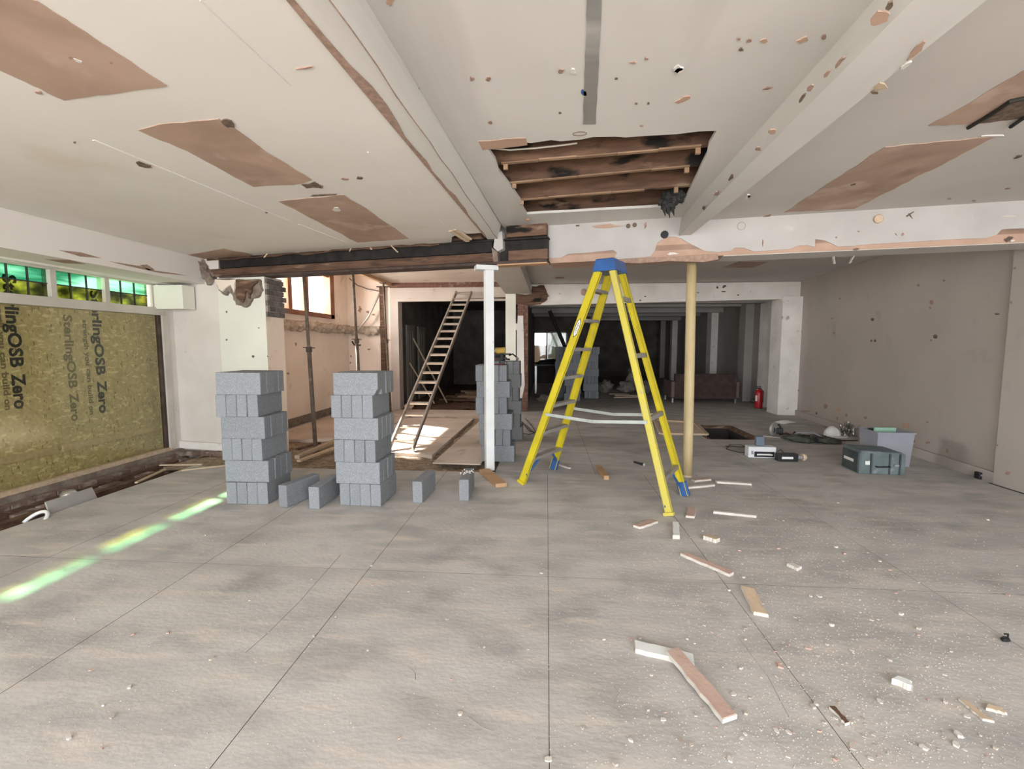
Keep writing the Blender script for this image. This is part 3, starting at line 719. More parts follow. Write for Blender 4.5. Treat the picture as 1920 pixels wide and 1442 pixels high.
for x, y, w, h in ((555, 645, 5, 8), (660, 665, 4, 6), (540, 700, 8, 6)):
    chip(wle_o, 'plaster_hole', x, y, XE, w, h, M_CHIPP)
w3 = sroot('window_3')
def fr3(a, b): MB().bb(a, b).build('frame_bar', M_WOODF, w3, bevel=.006)
fr3((-4.97, y0w, zs), (-4.80, y1w + .12, zs + .09)); fr3((-4.97, y0w, 3.05), (-4.83, y1w, 3.14))
fr3((-4.97, y1w - .05, zs), (-4.80, y1w + .14, 3.14)); fr3((-4.97, y0w - .02, zs), (-4.83, y0w + .07, 3.14))
ym = [at(541, 560, XE).y, at(573, 560, XE).y]
for y in ym: fr3((-4.95, y - .0, zs + .05), (-4.85, y + .13, 3.1))
ed = [y0w + .07, ym[0], ym[1], y1w - .05]
for i in range(3):
    MB().bb((-4.925, ed[i] + (.13 if i else 0), zs + .09), (-4.92, ed[i + 1], 3.05)).build('pane', M_GLCLEAR, w3)

# ================================================================== SETTING: back walls
YB = 10.85
wb = MB()
hl, hr = at(742, 566, YP(YB)), at(948, 557, YP(YB))
xj = at(748, 600, YP(YB)).x; xj0 = at(733, 600, YP(YB)).x
wb.bb((-5.0, YB, -.3), (xj0, YB + .2, 3.5))
wbo = struct('wall_back', wb, M_WALL_B)
hd = MB().hexa([P(xj0, YB - .03, hl.z), P(-.95, YB - .03, hr.z), P(-.95, YB + .25, hr.z), P(xj0, YB + .25, hl.z), P(xj0, YB - .03, 3.5), P(-.95, YB - .03, 3.5), P(-.95, YB + .25, 3.5), P(xj0, YB + .25, 3.5)])
hdo = struct('trim_5', hd, M_WPINK)
MB().bb((xj0, YB - .05, 2.93), (-.95, YB - .02, 3.06)).build('bare_brick_band', M_BRICK, hdo)
MB().bb((xj0, YB - .055, hl.z - .0), (-.95, YB - .025, hl.z + .05)).build('lining_edge', M_WPINK, hdo)
struct('trim_6', MB().bb((xj0, YB - .05, -.05), (xj, YB + .25, hl.z)), M_WPINK)
for k in range(1):
    MB().bb((-4.02, YB - .09, .0), (-3.90, YB, 2.95)).build('rotten_stud', M_TOLD, wbo, bevel=.008)
MB().bb((-4.85, YB - .06, 1.84), (-4.05, YB, 2.02)).build('ledge_core', M_LEDGE, wbo)
for k in range(5):
    MB().lump((-4.8 + k * .16, YB - .06, 1.90 + random.uniform(-.02, .02)), (.12, .07, .10), k + 20, 2, .5, 2.2).build('rough_ledge', M_LEDGE, wbo)
for x, y, w, h in ((675, 580, 8, 18), (690, 585, 8, 8), (658, 668, 4, 6), (657, 680, 4, 4), (692, 655, 6, 4), (700, 590, 8, 6)):
    chip(wbo, 'plaster_hole', x, y, YP(YB), w, h, M_CHIPP)
# pier between the two openings
xp0, xp1 = at(948, 650, YP(10.6)).x, at(967, 650, YP(10.6)).x
struct('trim_7', MB().bb((xp0, 10.6, 0), (xp1, 10.9, 2.74)), M_CREAM)
bx0, bx1 = at(970, 650, YP(10.6)).x, at(990, 650, YP(10.6)).x
colm = MB().bb((bx0 + .02, 10.62, 0), (bx1 - .01, 11.0, 2.6))
co = struct('wall_pier', colm, M_MORTAR)
for r_ in range(33):
    off = .06 if r_ % 2 else 0
    xx = bx0
    while xx < bx1 - .02:
        wd_ = min(.1 if (xx > bx0 or not off) else .05, bx1 - xx)
        MB().box((xx + wd_ / 2, 10.63 + random.uniform(-.006, .006), .04 + r_ * .077), (wd_ - .01, .09, .066)).build('brick', M_BRICK, co)
        xx += wd_
pp = [at(x, y, YP(10.57)) for x, y in ((971, 592), (981, 592), (982, 640), (983, 700), (984, 722), (979, 745), (976, 772), (969, 772), (969, 620), (967, 618), (967, 607), (970, 606))]
MB().prism(pp, (0, .03, 0)).build('white_plaster', M_WHITE_D, co)
# beam running back above the pier, rotten lintel end
mb = MB().hexa([P(-.95, 5.75, 2.74), P(-.42, 5.75, 2.74), P(-.37, 10.6, 2.74), P(-.95, 10.6, 2.74), P(-.95, 5.75, 3.1), P(-.42, 5.75, 3.1), P(-.37, 10.6, 3.1), P(-.95, 10.6, 3.1)])
struct('trim_8', mb, M_CEIL_R)
wbr = MB()
HL, HR = at(993, 573, YP(10.6)), at(1453, 560, YP(10.6))
wbr.hexa([P(-.66, 10.6, HL.z), P(5.75, 10.6, HR.z), P(5.75, 10.85, HR.z), P(-.66, 10.85, HL.z), P(-.66, 10.6, 3.2), P(5.75, 10.6, 3.2), P(5.75, 10.85, 3.2), P(-.66, 10.85, 3.2)])
wbro = struct('trim_9', wbr, M_WHITE_D)
def plate(parent, pts, plane, m, name, th=.02): return torn(parent, pts, plane, m, th, name)
YQ = YP(10.6)
plate(wbro, [(967, 552), (997, 551), (997, 537), (1020, 535), (1025, 545), (1029, 556), (1024, 564), (1013, 571), (990, 573), (968, 571)], YQ, M_TOLD, 'rotten_lintel', .04)
plate(wbro, [(970, 554), (1015, 552), (1012, 566), (972, 569)], YQ, M_TMID, 'rotten_lintel', .06)
p = at(1095, 548, YQ); MB().lathe([(.075, .0), (.075, .02), (.03, .03)], 20, (p.x, 10.6, p.z), Matrix.Rotation(math.pi / 2, 3, 'X')).build('round_plate', M_PATCH, wbro)
for x, y, w, h in ((1358, 537, 9, 8), (1345, 539, 4, 5), (1356, 547, 10, 3), (1384, 553, 4, 3), (1309, 549, 8, 2), (1210, 556, 6, 3), (1200, 563, 4, 4), (1160, 560, 5, 3)):
    chip(wbro, 'screw_hole', x, y, YQ, w, h, M_CHIPD, 0, .004)
# right pier, right walls
struct('wall_pier_right', MB().hexa([P(5.17, 10.5, -.02), P(5.60, 10.45, -.02), P(5.75, 11.0, -.02), P(5.17, 11.0, -.02), P(5.17, 10.5, 2.62), P(5.60, 10.45, 2.62), P(5.75, 11.0, 2.62), P(5.17, 11.0, 2.62)]), M_WHITE_D)
RA, RB = (5.08, 5.3), (5.58, 10.6); RPL = VPL(RA, RB)
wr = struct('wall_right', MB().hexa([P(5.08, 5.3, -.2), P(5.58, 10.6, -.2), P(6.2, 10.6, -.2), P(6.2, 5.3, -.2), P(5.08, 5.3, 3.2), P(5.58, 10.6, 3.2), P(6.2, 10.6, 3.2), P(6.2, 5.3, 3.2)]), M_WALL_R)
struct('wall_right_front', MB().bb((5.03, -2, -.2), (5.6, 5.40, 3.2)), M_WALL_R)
for x, y, w, h, m in ((1699, 798, 17, 13, M_PINK), (1572, 768, 11, 10, M_PINK), (1548, 762, 8, 9, M_CHIPP), (1712, 827, 9, 6, M_CHIPP), (1740, 830, 8, 5, M_CHIPP), (1776, 845, 5, 8, M_CHIPP),
                   (1636, 599, 6, 6, M_CHIPD), (1641, 639, 4, 5, M_CHIPD), (1634, 639, 4, 4, M_CHIPD), (1747, 567, 7, 9, M_CHIPP), (1744, 577, 4, 4, M_CHIPP), (1754, 631, 8, 8, M_CHIPD), (1746, 638, 4, 4, M_CHIPP),
                   (1722, 535, 5, 5, M_CHIPP), (1770, 526, 4, 4, M_CHIPP), (1870, 589, 9, 3, M_CHIPD), (1560, 597, 4, 3, M_CHIPP), (1502, 622, 4, 4, M_CHIPP), (1496, 732, 5, 4, M_CHIPD), (1564, 624, 4, 3, M_CHIPP), (1510, 771, 20, 2, M_CHIPP),
                   (1531, 775, 3, 5, M_CHIPD), (1587, 779, 4, 6, M_CHIPP), (1570, 785, 3, 6, M_CHIPP), (1623, 783, 6, 5, M_CHIPP), (1575, 560, 4, 3, M_CHIPP), (1739, 792, 4, 3, M_CHIPP)):
    chip(wr, 'wall_hole', x, y, RPL, w, h, m, 0, .004, 4 if m is M_PINK and w > 10 else 8)
FRP = XP(5.03)
for x, y, w, h in ((1890, 887, 14, 8), (1896, 567, 5, 5), (1903, 503, 5, 4), (1870, 835, 4, 4)):
    chip(wr, 'wall_hole', x, y, FRP, w, h, M_CHIPP, 0, .004)
MB().beam(P(5.04, 5.35, .06), P(5.53, 10.45, .06), .02, .13).build('baseboard_lining', M_WALL_R, wr)
# rear room
wrr = struct('wall_right_rear', MB().bb((5.66, 10.9, -.1), (6.0, 23.6, 3.1)), M_WALL_RB)
for k, (ya, yb_) in enumerate(((11.75, 12.15), (13.0, 13.4), (15.6, 16.0), (18.0, 18.3), (20.3, 20.6), (22.3, 22.6))):
    MB().bb((5.44, ya, 0), (5.67, yb_, 2.96)).build('pilaster', M_WALL_RB if k % 2 else M_WHITE_D, wrr)
XRR = XP(5.66)
for x, y, w, h in ((1433, 734, 5, 8), (1432, 748, 3, 4), (1414, 748, 4, 5)): chip(wrr, 'socket_hole', x, y, XRR, w, h, M_CHIPD, 0, .004)
wr2 = MB(); XA, XB_, ZA, ZB = -.62, .86, .75, 2.12
wr2.bb((-.75, 19, -.1), (XA, 19.2, 3.1)).bb((XB_, 19, -.1), (1.6, 19.2, 3.1)).bb((XA, 19, ZB), (XB_, 19.2, 3.1)).bb((XA, 19, -.1), (XB_, 19.2, ZA))
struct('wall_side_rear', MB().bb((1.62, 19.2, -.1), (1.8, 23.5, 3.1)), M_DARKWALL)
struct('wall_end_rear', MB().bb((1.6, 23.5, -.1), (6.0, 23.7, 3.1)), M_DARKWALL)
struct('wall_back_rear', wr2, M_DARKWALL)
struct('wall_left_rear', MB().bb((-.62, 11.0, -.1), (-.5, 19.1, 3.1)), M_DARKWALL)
w4 = sroot('window_4')
MB().bb((XA, 19.05, ZA), (XB_, 19.12, ZA + .06)).build('frame_bar', M_FRAME, w4)
MB().bb((XA, 19.05, ZB - .05), (XB_, 19.12, ZB)).build('frame_bar', M_FRAME, w4)
for x in (XA, -.02, XB_ - .06): MB().bb((x, 19.05, ZA), (x + .06, 19.12, ZB)).build('frame_bar', M_FRAME, w4)
MB().bb((XA + .06, 19.08, ZA + .06), (XB_ - .06, 19.085, ZB - .05)).build('pane', M_GLCLEAR, w4)
tag(MB().bb((.05, 20.6, -.1), (1.5, 20.7, 2.3)).build('green_backdrop', M_OUTGRN), 'pale green panel standing in for greenish daylight outside the far rear window', 'backdrop')  # made-up panel giving the greenish daylight behind the far window
tag(MB().bb((-1.6, 20.4, -.1), (.0, 20.5, 1.55)).build('garden_screen', M_TPALE), 'low timber screen outside the far rear window', 'screen')
struct('floor_yard', MB().bb((-12, 19.2, -.3), (1.55, 40, -.1)), M_DIRT)
# dark left rear room
struct('wall_left_dark', MB().bb((-3.95, YB + .2, -.2), (-3.75, 18.3, 3.45)).bb((-5.05, YB + .21, -.3), (-3.9, YB + .45, 3.45)), M_DARKWALL)  # second box is an unseen filler added against stray sun
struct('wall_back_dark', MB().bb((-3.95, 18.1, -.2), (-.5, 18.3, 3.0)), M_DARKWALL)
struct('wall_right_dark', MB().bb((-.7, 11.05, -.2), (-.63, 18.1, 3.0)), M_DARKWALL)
for k, (ya, yb_) in enumerate(((11.9, 12.6), (13.0, 13.7))):
    d_ = sroot('door_%d' % (k + 1))
    MB().bb((-3.75, ya, 0), (-3.71, yb_, 2.1)).build('door_leaf', M_DOOR, d_)
    for j in range(3):
        MB().bb((-3.71, ya + .06 + j * (yb_ - ya - .06) / 3, .15), (-3.70, ya + (j + 1) * (yb_ - ya - .06) / 3, 1.95)).build('door_panel', M_DOOR, d_)
# front wall of the shop behind the viewer: posts and open glazing
struct('wall_front', MB().bb((-5.8, -2.2, -.3), (5.7, -2.0, .25)).bb((-5.8, -2.2, 2.78), (5.7, -2.0, 3.5)).bb((-5.8, -2.2, .25), (-4.9, -2.0, 2.78)).bb((5.0, -2.2, .25), (5.7, -2.0, 2.78)).bb((-.1, -2.2, .25), (.1, -2.0, 2.78)), M_WHITE_D)

struct('floor_bounce_ground', MB().bb((-9, -7, -.32), (9, -2.2, -.1)), M_SLAB)  # bright unseen ground added to bounce daylight onto the ceilings
# ================================================================== header and steel
hn = Vector((HB.y - HA.y, HA.x - HB.x, 0)).normalized()
if hn.y > 0: hn = -hn                                                # towards the viewer
ht = (HB - HA).normalized()
hx_l = at(1018, 490, HPL); body = MB()
def hpt(x, z, off=0): return P(x, hy(x), z) + hn * off
body.hexa([hpt(.02, 2.52), hpt(5.15, 2.52), hpt(5.15, 2.52, -.36), hpt(.02, 2.52, -.36), hpt(.02, 2.66), hpt(5.15, 2.66), hpt(5.15, 2.66, -.36), hpt(.02, 2.66, -.36)])
xl2 = at(987, 450, HPL).x
body.hexa([hpt(xl2, 2.60), hpt(5.15, 2.60), hpt(5.15, 2.60, -.3), hpt(xl2, 2.60, -.3), hpt(xl2, 3.0), hpt(5.15, 3.0), hpt(5.15, 3.0, -.3), hpt(xl2, 3.0, -.3)])
hdr = struct('trim_10', body, M_PINK)
c3 = lambda x, y: (860 + x / 3.556, 220 + y / 3.556)
c5 = lambda x, y: (1280 + x / 3, y / 3)
low = [c3(*p) for p in ((452, 765), (452, 850), (500, 856), (540, 882), (560, 920), (620, 940), (680, 937), (730, 912), (800, 908), (870, 903), (960, 893), (1030, 886), (1056, 905), (1040, 930), (1060, 948), (1200, 937), (1280, 928), (1310, 885), (1320, 842), (1380, 800), (1440, 798), (1490, 812))]
low += [c5(*p) for p in ((0, 1350), (60, 1382), (120, 1412), (200, 1420), (270, 1412), (292, 1395), (340, 1395), (400, 1416), (600, 1402), (650, 1382), (700, 1380), (740, 1392), (743, 1347), (800, 1355), (870, 1388), (960, 1385), (1000, 1378), (1400, 1355), (1550, 1346), (1700, 1341), (1760, 1322), (1790, 1292), (1880, 1287), (2100, 1290))]
P2 = [at(x, y, HPL) for x, y in low]
up_ = [P(P2[-1].x, 0, 2.955), P(P2[0].x, 0, 2.955)]
up_ = [hpt(q.x, q.z) for q in up_]
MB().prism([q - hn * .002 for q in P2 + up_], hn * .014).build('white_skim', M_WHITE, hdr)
# white underside skim
MB().hexa([hpt(1.9, 2.513, -.01), hpt(5.1, 2.513, -.01), hpt(5.1, 2.513, -.36), hpt(1.9, 2.513, -.36), hpt(1.9, 2.521, -.01), hpt(5.1, 2.521, -.01), hpt(5.1, 2.521, -.36), hpt(1.9, 2.521, -.36)]).build('underside_skim', M_CEIL_R, hdr)
HP2 = (HPL[0], HPL[1]); HF = (tuple(Vector(HPL[0]) + hn * .012), HPL[1])
q = at(1246, 440, HF); MB().lathe([(.0, 0), (.042, .0), (.042, .006), (.0, .006)], 22, q, basis((0, 0, 0), hn, ht).to_3x3()).build('pipe_hole', M_BLACK, hdr)
for x, y in ((1178, 424), (1190, 422)):
    q = at(x, y, HF); MB().lathe([(.008, 0), (.024, .0), (.024, .01), (.008, .01)], 16, q, basis((0, 0, 0), hn, ht).to_3x3()).build('pipe_end', M_CHIPD, hdr)
q = at(1646, 411, HF); MB().lathe([(.0, 0), (.042, .0), (.042, .02), (.036, .026), (.0, .026)], 22, q, basis((0, 0, 0), hn, ht).to_3x3()).build('round_cover', M_TPALE, hdr)
q = at(1390, 424, HF); MB().tube([q + hn * .002 + (ht * math.cos(a / 12 * math.pi) + Vector((0, 0, math.sin(a / 12 * math.pi)))) * .04 for a in range(25)], .0018, 4).build('pencil_ring', M_CHIPP, hdr)
for (x, y, w, h, a, m) in ((1140, 425, 66, 12, -.04, M_PINK), (1083, 423, 12, 5, 0, M_CHIPD), (1210, 424, 6, 14, .2, M_CHIPP), (1262, 476, 26, 6, 0, M_CHIPW),
                           (1705, 402, 24, 4, -.6, M_CHIPD), (1706, 404, 16, 3, .9, M_CHIPD), (1692, 440, 8, 8, 0, M_CHIPP), (1680, 440, 8, 3, .8, M_CHIPP), (1610, 434, 6, 3, 0, M_CHIPP), (1568, 445, 4, 4, 0, M_CHIPP), (1430, 455, 3, 14, 0, M_CHIPP), (1893, 406, 40, 6, -.03, M_FRAME),
                           (1892, 448, 24, 12, -.3, M_CHIPD), (1897, 452, 14, 6, -.2, M_CHIPW), (1604, 467, 14, 5, 0, M_CHIPD)):
    chip(hdr, 'torn_spot', x, y, HF, w, h, m, a, .008 if m is M_CHIPW else .006)
tl = [at(x, y, HPL) for x, y in ((1140, 487), (1180, 486), (1260, 482), (1300, 479), (1345, 477), (1347, 487), (1320, 492), (1255, 490), (1200, 494), (1145, 493))]
MB().prism([v - hn * .03 for v in tl], hn * .05).build('splintered_edge', M_CHIPP, hdr, bevel=.003)
for x, y, dx, dy in ((1562, 488, 4, 10), (1600, 487, -10, 5)):
    q = at(x, y, (tuple(Vector(HPL[0]) - hn * .3), HPL[1])); MB().beam(q + Vector((0, 0, .04)), q + Vector((dx * .004, 0, -.04)), .03, .008, (1, 0, 0)).build('hanging_flake', M_WHITE, hdr)
# steel beam with timber in its web
steel = thing('steel_beam', 'dark steel beam with brown timber packing exposed across the left bay', 'beam', (SA.x, SA.y, 0))
sn = Vector((SB.y - SA.y, SA.x - SB.x, 0)).normalized()
if sn.y > 0: sn = -sn
st = (SB - SA).normalized()
A_, B_ = SA.copy(), SB + st * .62
def sbar(z0, z1, f0, f1, a=A_, b=B_): 
    p = []
    for z in (z0, z1):
        for (q, o) in ((a, f0), (b, f0), (b, f1), (a, f1)): p.append(P(q.x, q.y, z) + sn * o)
    return MB().hexa(p)
sbar(2.505, 2.535, .06, -.16).build('bottom_flange', M_RUST, steel)
sbar(2.78, 2.80, .02, -.16).build('top_flange', M_STEEL, steel)
sbar(2.52, 2.8, -.03, -.06).build('web', M_STEEL, steel)
sbar(2.545, 2.645, .03, -.03, A_ + st * .05, SB - st * .03).build('timber_packer', M_TOLD, steel, bevel=.004)
sbar(2.545, 2.66, .02, -.03, SB + st * .15, B_).build('timber_packer', M_TMID, steel, bevel=.004)
sbar(2.66, 2.79, .0, -.03, A_ + st * .02, SB - st * .05).build('side_plate', M_STEEL, steel)
sbar(2.49, 2.507, .05, -.1, SB + st * .02, SB + st * .62).build('timber_plate', M_TNEW, steel)
# torn ceiling edge above steel: joist ends and laths
sb = sroot('trim_11')
sbar(2.81, 2.86, .06, -.1, SB - st * .62, SB).build('joist', M_TMID, sb)
sbar(2.84, 3.0, .18, .14, SB - st * .62, SB).build('joist', M_TOLD, sb)
sbar(2.82, 2.96, -.0, -.1, SB + st * .12, SB + st * .6).build('joist', M_TMID, sb)
for (a, b, w) in (((845, 432), (877, 452), .05), ((853, 430), (882, 449), .04)):
    p, q = at(*a, ZP(2.80)), at(*b, ZP(2.76)); MB().beam(p, q, w, .02).build('lath', M_TPALE, sb)
for (a, b) in (((512, 473), (504, 485)), ((738, 462), (752, 475)), ((664, 466), (662, 474)), ((700, 466), (703, 470))):
    p, q = at(*a, SPL), at(*b, SPL); MB().beam(p + sn * .06, q + sn * .08, .02, .012).build('splinter', M_TPALE, sb)
te = [at(x, y, SPL) + sn * .05 for x, y in [(395 + k * 18, 489 - k * 1.25 + random.uniform(-2, 2)) for k in range(25)]]
MB().tube(te, [random.uniform(.008, .02) for _ in te], 5).build('torn_edge', M_TOLD, sb)
# white pier stub at the crossing
q = [at(x, y, SPL) + sn * .06 for x, y in ((930, 440), (944, 436), (946, 468), (936, 473), (928, 466), (930, 452))]
MB().prism(q, -sn * .12).build('white_stub', M_WHITE, sb)
q = [at(x, y, SPL) + sn * .05 for x, y in ((924, 466), (935, 473), (936, 496), (928, 497), (926, 480))]
MB().prism(q, -sn * .08).build('torn_stub', M_MORTAR, sb)

# ================================================================== posts and props
t = thing('support_post', 'white painted square steel post standing in front of the third block stack', 'post', (-.70, 5.51, 0), .35)
MB().box((0, 0, 1.235), (.105, .105, 2.51)).build('shaft', M_POSTW, t, local=True, bevel=.004)
MB().box((-.03, 0, 2.475), (.27, .15, .055)).build('head_plate', M_POSTW, t, local=True, bevel=.004)
MB().box((0, 0, .0), (.12, .12, .016)).build('base_plate', M_RUST, t, local=True)
tp = at(1297, 487, YP(5.43)); bp_ = G(1289, 893)
t = thing('timber_pole', 'round cream painted timber pole propping the plastered header', 'pole', bp_)
mid = [Vector((0, 0, 0)).lerp(Vector((tp.x - bp_.x, 0, 2.512)), k / 6) for k in range(7)]
MB().tube(mid, [.054, .055, .056, .056, .055, .054, .053], 18).build('shaft', M_POSTY, t, smooth=True, local=True)
MB().lathe([(.06, 0), (.058, .02)], 16).build('foot_ring', M_TPALE, t, local=True)
def prop(px, py, topz, lab, Y=None, lean=(0, 0)):
    b = G(px, py)
    if Y: b = at(px, py, YP(Y)); b.z = 0
    t = thing('acrow_prop', lab, 'prop', (b.x, b.y, 0), 0, 'steel props in the rear extension')
    L_ = Vector((lean[0], lean[1], topz)); base = -.05
    MB().box((0, 0, base + .004), (.15, .15, .008)).build('base_plate', M_PROP, t, local=True)
    MB().tube([(0, 0, base), L_ * .55], .030, 12).build('outer_tube', M_PROP, t, smooth=True, local=True)
    MB().tube([L_ * .5, L_ * .995], .023, 12).build('inner_tube', M_PROP, t, smooth=True, local=True)
    c = L_ * .555
    MB().tube([c - Vector((0, 0, .04)), c + Vector((0, 0, .04))], .042, 12).build('collar', M_RUST, t, local=True)
    MB().tube([c + Vector((-.09, 0, .03)), c + Vector((.09, 0, .02))], .008, 6).build('pin', M_RUST, t, local=True)
    MB().box(L_ + Vector((0, 0, -.004)), (.15, .15, .008)).build('head_plate', M_PROP, t, local=True)
    return t
b0 = G(592, 842); tp = at(572, 520, YP(b0.y))
prop(592, 842, tp.z + .15, 'dark steel prop standing right of the left block stack in the extension', None, (tp.x - b0.x - .02, 0))
prop(675, 700, 2.95, 'steel prop rising behind the second block stack, middle of the three', 8.0, (-.08, 0))
prop(731, 720, 2.98, 'steel prop beside the left jamb of the dark opening, rearmost of the three', 10.3, (-.1, 0))
t = thing('conduit_cable', 'pale grey flexible conduit curving down the bare rear wall', 'cable', (-4.0, YB, 0))
pts = [(716, 541), (700, 575), (690, 595), (676, 612), (664, 624), (660, 629)]
MB().tube([at(pts[0][0], pts[0][1], YP(YB - .02))] + [at(x, y, YP(YB - .22)) for x, y in pts[1:]], .024, 8).build('conduit', M_CONDUIT, t, smooth=True)
MB().tube([at(x, y, YP(YB - .2)) for x, y in [(660, 640), (664, 646), (668, 648), (676, 647)]], .02, 8).build('black_tail', M_CABLE, t, smooth=True)
o = tag(MB().tube([at(x, y, YP(YB - .1)) for x, y in [(655, 522), (670, 535), (690, 542), (710, 546)]], .01, 6).build('wall_wire', M_CABLE), 'thin dark wire sagging above the grey conduit', 'cable')

# ================================================================== concrete blocks
def block_mesh(k):
    m = MB().box((0, 0, 0), (.44, .10, .215)); me = m.mesh('concrete_block', M_BLOCK, bevel=.005)
    for v in me.vertices: v.co += Vector([random.uniform(-.0015, .0015) for _ in range(3)])
    return me
BM = [block_mesh(k) for k in range(6)]
_cm = MB().prism([(-.22, -.05, -.1075), (.175, -.05, -.1075), (.195, -.05, -.085), (.205, -.05, -.06), (.22, -.05, -.045), (.22, -.05, .1075), (-.22, -.05, .1075)], (0, .1, 0)).mesh('chipped_block', M_BLOCK, bevel=.004)
ORD = ('bottom', 'second', 'third', 'fourth', 'fifth', 'sixth', 'seventh')
def block(x, y, z, rz, label, group, me=None):
    o = bpy.data.objects.new('concrete_block', me or random.choice(BM)); S.collection.objects.link(o)
    o.location = (x, y, z); o.rotation_euler = (0, 0, rz)
    return tag(o, label, 'block', group)
def course(xc, yf, z, long_front, rz, stack, ci, group, chipped=False, gap=.004):
    """xc,yf: plan position of the front right corner"""
    R = Matrix.Rotation(rz, 3, 'Z')
    for k in range(4):
        jx, jr = random.uniform(-.004, .004), random.uniform(-.008, .008)
        if long_front: q = Vector((-.22 + jx, .05 + k * (.1 + gap), 0)); a = 0
        else: q = Vector((-.05 - (3 - k) * (.1 + gap), .22 + jx, 0)); a = math.pi / 2
        q = R @ q
        if long_front: w = ('front', 'second', 'third', 'rear')[k]
        else: w = ('leftmost', 'left middle', 'right middle', 'rightmost')[k]
        block(xc + q.x, yf + q.y, z + .1075, rz + a + jr, 'grey concrete block, %s in the %s course of %s' % (w, ORD[ci], stack), group, _cm if (chipped and k == 0) else None)
def c7(x, y): return (390 + x / 3.368, 660 + y / 3.368)
for n, (yb_, corners, start, stack, grp) in enumerate((
        (4.13, [(375, 890), (385, 760), (340, 620), (355, 480), (310, 340), (330, 195)], 0, 'the left block stack', 'blocks of the left stack'),
        (4.145, [(1090, 905), (1085, 770), (1055, 630), (1075, 490), (1040, 345), (1070, 195)], 0, 'the second block stack', 'blocks of the second stack'))):
    for ci, (cx, cy) in enumerate(corners):
        y = yb_ + random.uniform(-.012, .012)
        p = at(*c7(cx, cy), YP(y))
        course(p.x, y, ci * .2155 + .001, ci % 2 == 1, random.uniform(-.02, .02) + (.02 if n == 0 else -.01), stack, ci, grp, chipped=(n == 1 and ci == 5))
c4 = lambda x, y: (860 + x / 6.01, 660 + y / 6.01)
for ci, (cx, cy) in enumerate(((625, 1150), (582, 970), (600, 775), (540, 590), (575, 395), (540, 200))):
    p = at(*c4(cx, cy), YP(5.93)); course(p.x, 5.93, ci * .2155 + .001, ci in (0, 2, 4), .02, 'the post stack', ci, 'blocks of the stack behind the white post')
for ci, (cx, cy) in enumerate(((715, 930), (690, 780), (703, 620), (675, 470), (695, 310), (685, 170))):
    p = at(*c4(cx, cy), YP(7.35)); course(p.x, 7.35, ci * .2155 + .001, ci % 2 == 0, .0, 'the stack behind the post stack', ci, 'blocks of the stack nearest the brick pier')
for n, (xr, yf, nc, stack, grp) in enumerate(((.95, 12.7, 7, 'the left rear-room stack', 'blocks of the left rear stack'), (1.52, 13.4, 7, 'the right rear-room stack', 'blocks of the right rear stack'), (.70, 13.5, 7, 'the rearmost stack', 'blocks of the rearmost stack'))):
    for ci in range(nc):
        course(xr + random.uniform(-.02, .02), yf, ci * .2155 + .001, ci % 2 == n % 2, random.uniform(-.01, .01), stack, ci, grp)
for (f0, f1, b1, lab) in (((522.5, 951), (538.5, 951.5), (596, 889), 'single grey block on edge beside the left block stack'),
                      ((580, 955), (598, 955.5), (636, 889), 'single grey block on edge left of the second stack base'),
                      ((773.5, 943), (791.5, 943.8), (820, 877.5), 'single grey block on edge alone right of the second stack'),
                      ((859.5, 939), (880, 940), (891, 876), 'single grey block with white crumbs on its top near the timber offcut')):
    a = (G(*f0) + G(*f1)) / 2
    top = at(f1[0] + .5, f1[1] - 38, ZP(.215)); e = at(*b1, ZP(.215)); fr_ = G(*f1); d = Vector((e.x - fr_.x, e.y - fr_.y, 0))
    ang = math.atan2(d.y, d.x); ang = max(1.15, min(1.75, ang))
    c = a + Vector((math.cos(ang), math.sin(ang), 0)) * .22
    block(c.x, c.y, .1085, ang, lab, 'single blocks on the floor')

# ================================================================== step ladder
A = Vector((-.28, 4.985, 0)); B = Vector((.09, 5.61, 0)); C_ = Vector((1.125, 4.112, 0)); D = Vector((1.44, 4.696, 0))
top = at(1145, 500, YP(4.85)); TZ = top.z
ux = ((C_ - A) + (D - B)).normalized(); uy = ((B - A) + (D - C_)).normalized()
lad = thing('step_ladder', 'tall yellow fibreglass step ladder with blue top cap standing open', 'ladder', (.594, 4.85, 0))
tc_ = Vector((top.x, 4.85, TZ))
hw = .165
tA, tB = tc_ - ux * .075 - uy * hw, tc_ - ux * .075 + uy * hw
tC, tD = tc_ + ux * .075 - uy * (hw - .02), tc_ + ux * .075 + uy * (hw - .02)
for q in (tA, tB, tC, tD): q.z = TZ - .06
sa = (tA - A).normalized()
def stile(a, b, w, d, m, up, side):
    ax = (b - a).normalized(); s = MB(); u = Vector(up); u = (u - ax * u.dot(ax)).normalized(); x = ax.cross(u)
    if x.dot(side) < 0: x = -x
    t = .006
    s.beam(a + x * t / 2, b + x * t / 2, t, w, u)
    for sg in (-1, 1): s.beam(a + u * sg * (w / 2 - t / 2) + x * d / 2, b + u * sg * (w / 2 - t / 2) + x * d / 2, d, t, u)
    return s.build('stile', m, lad)
rA = stile(A, tA, .085, .03, M_YEL, ux, uy); stile(B, tB, .085, .03, M_YEL, ux, -uy)
stile(C_, tC, .07, .028, M_YELF, ux, uy); stile(D, tD, .07, .028, M_YEL, ux, -uy)
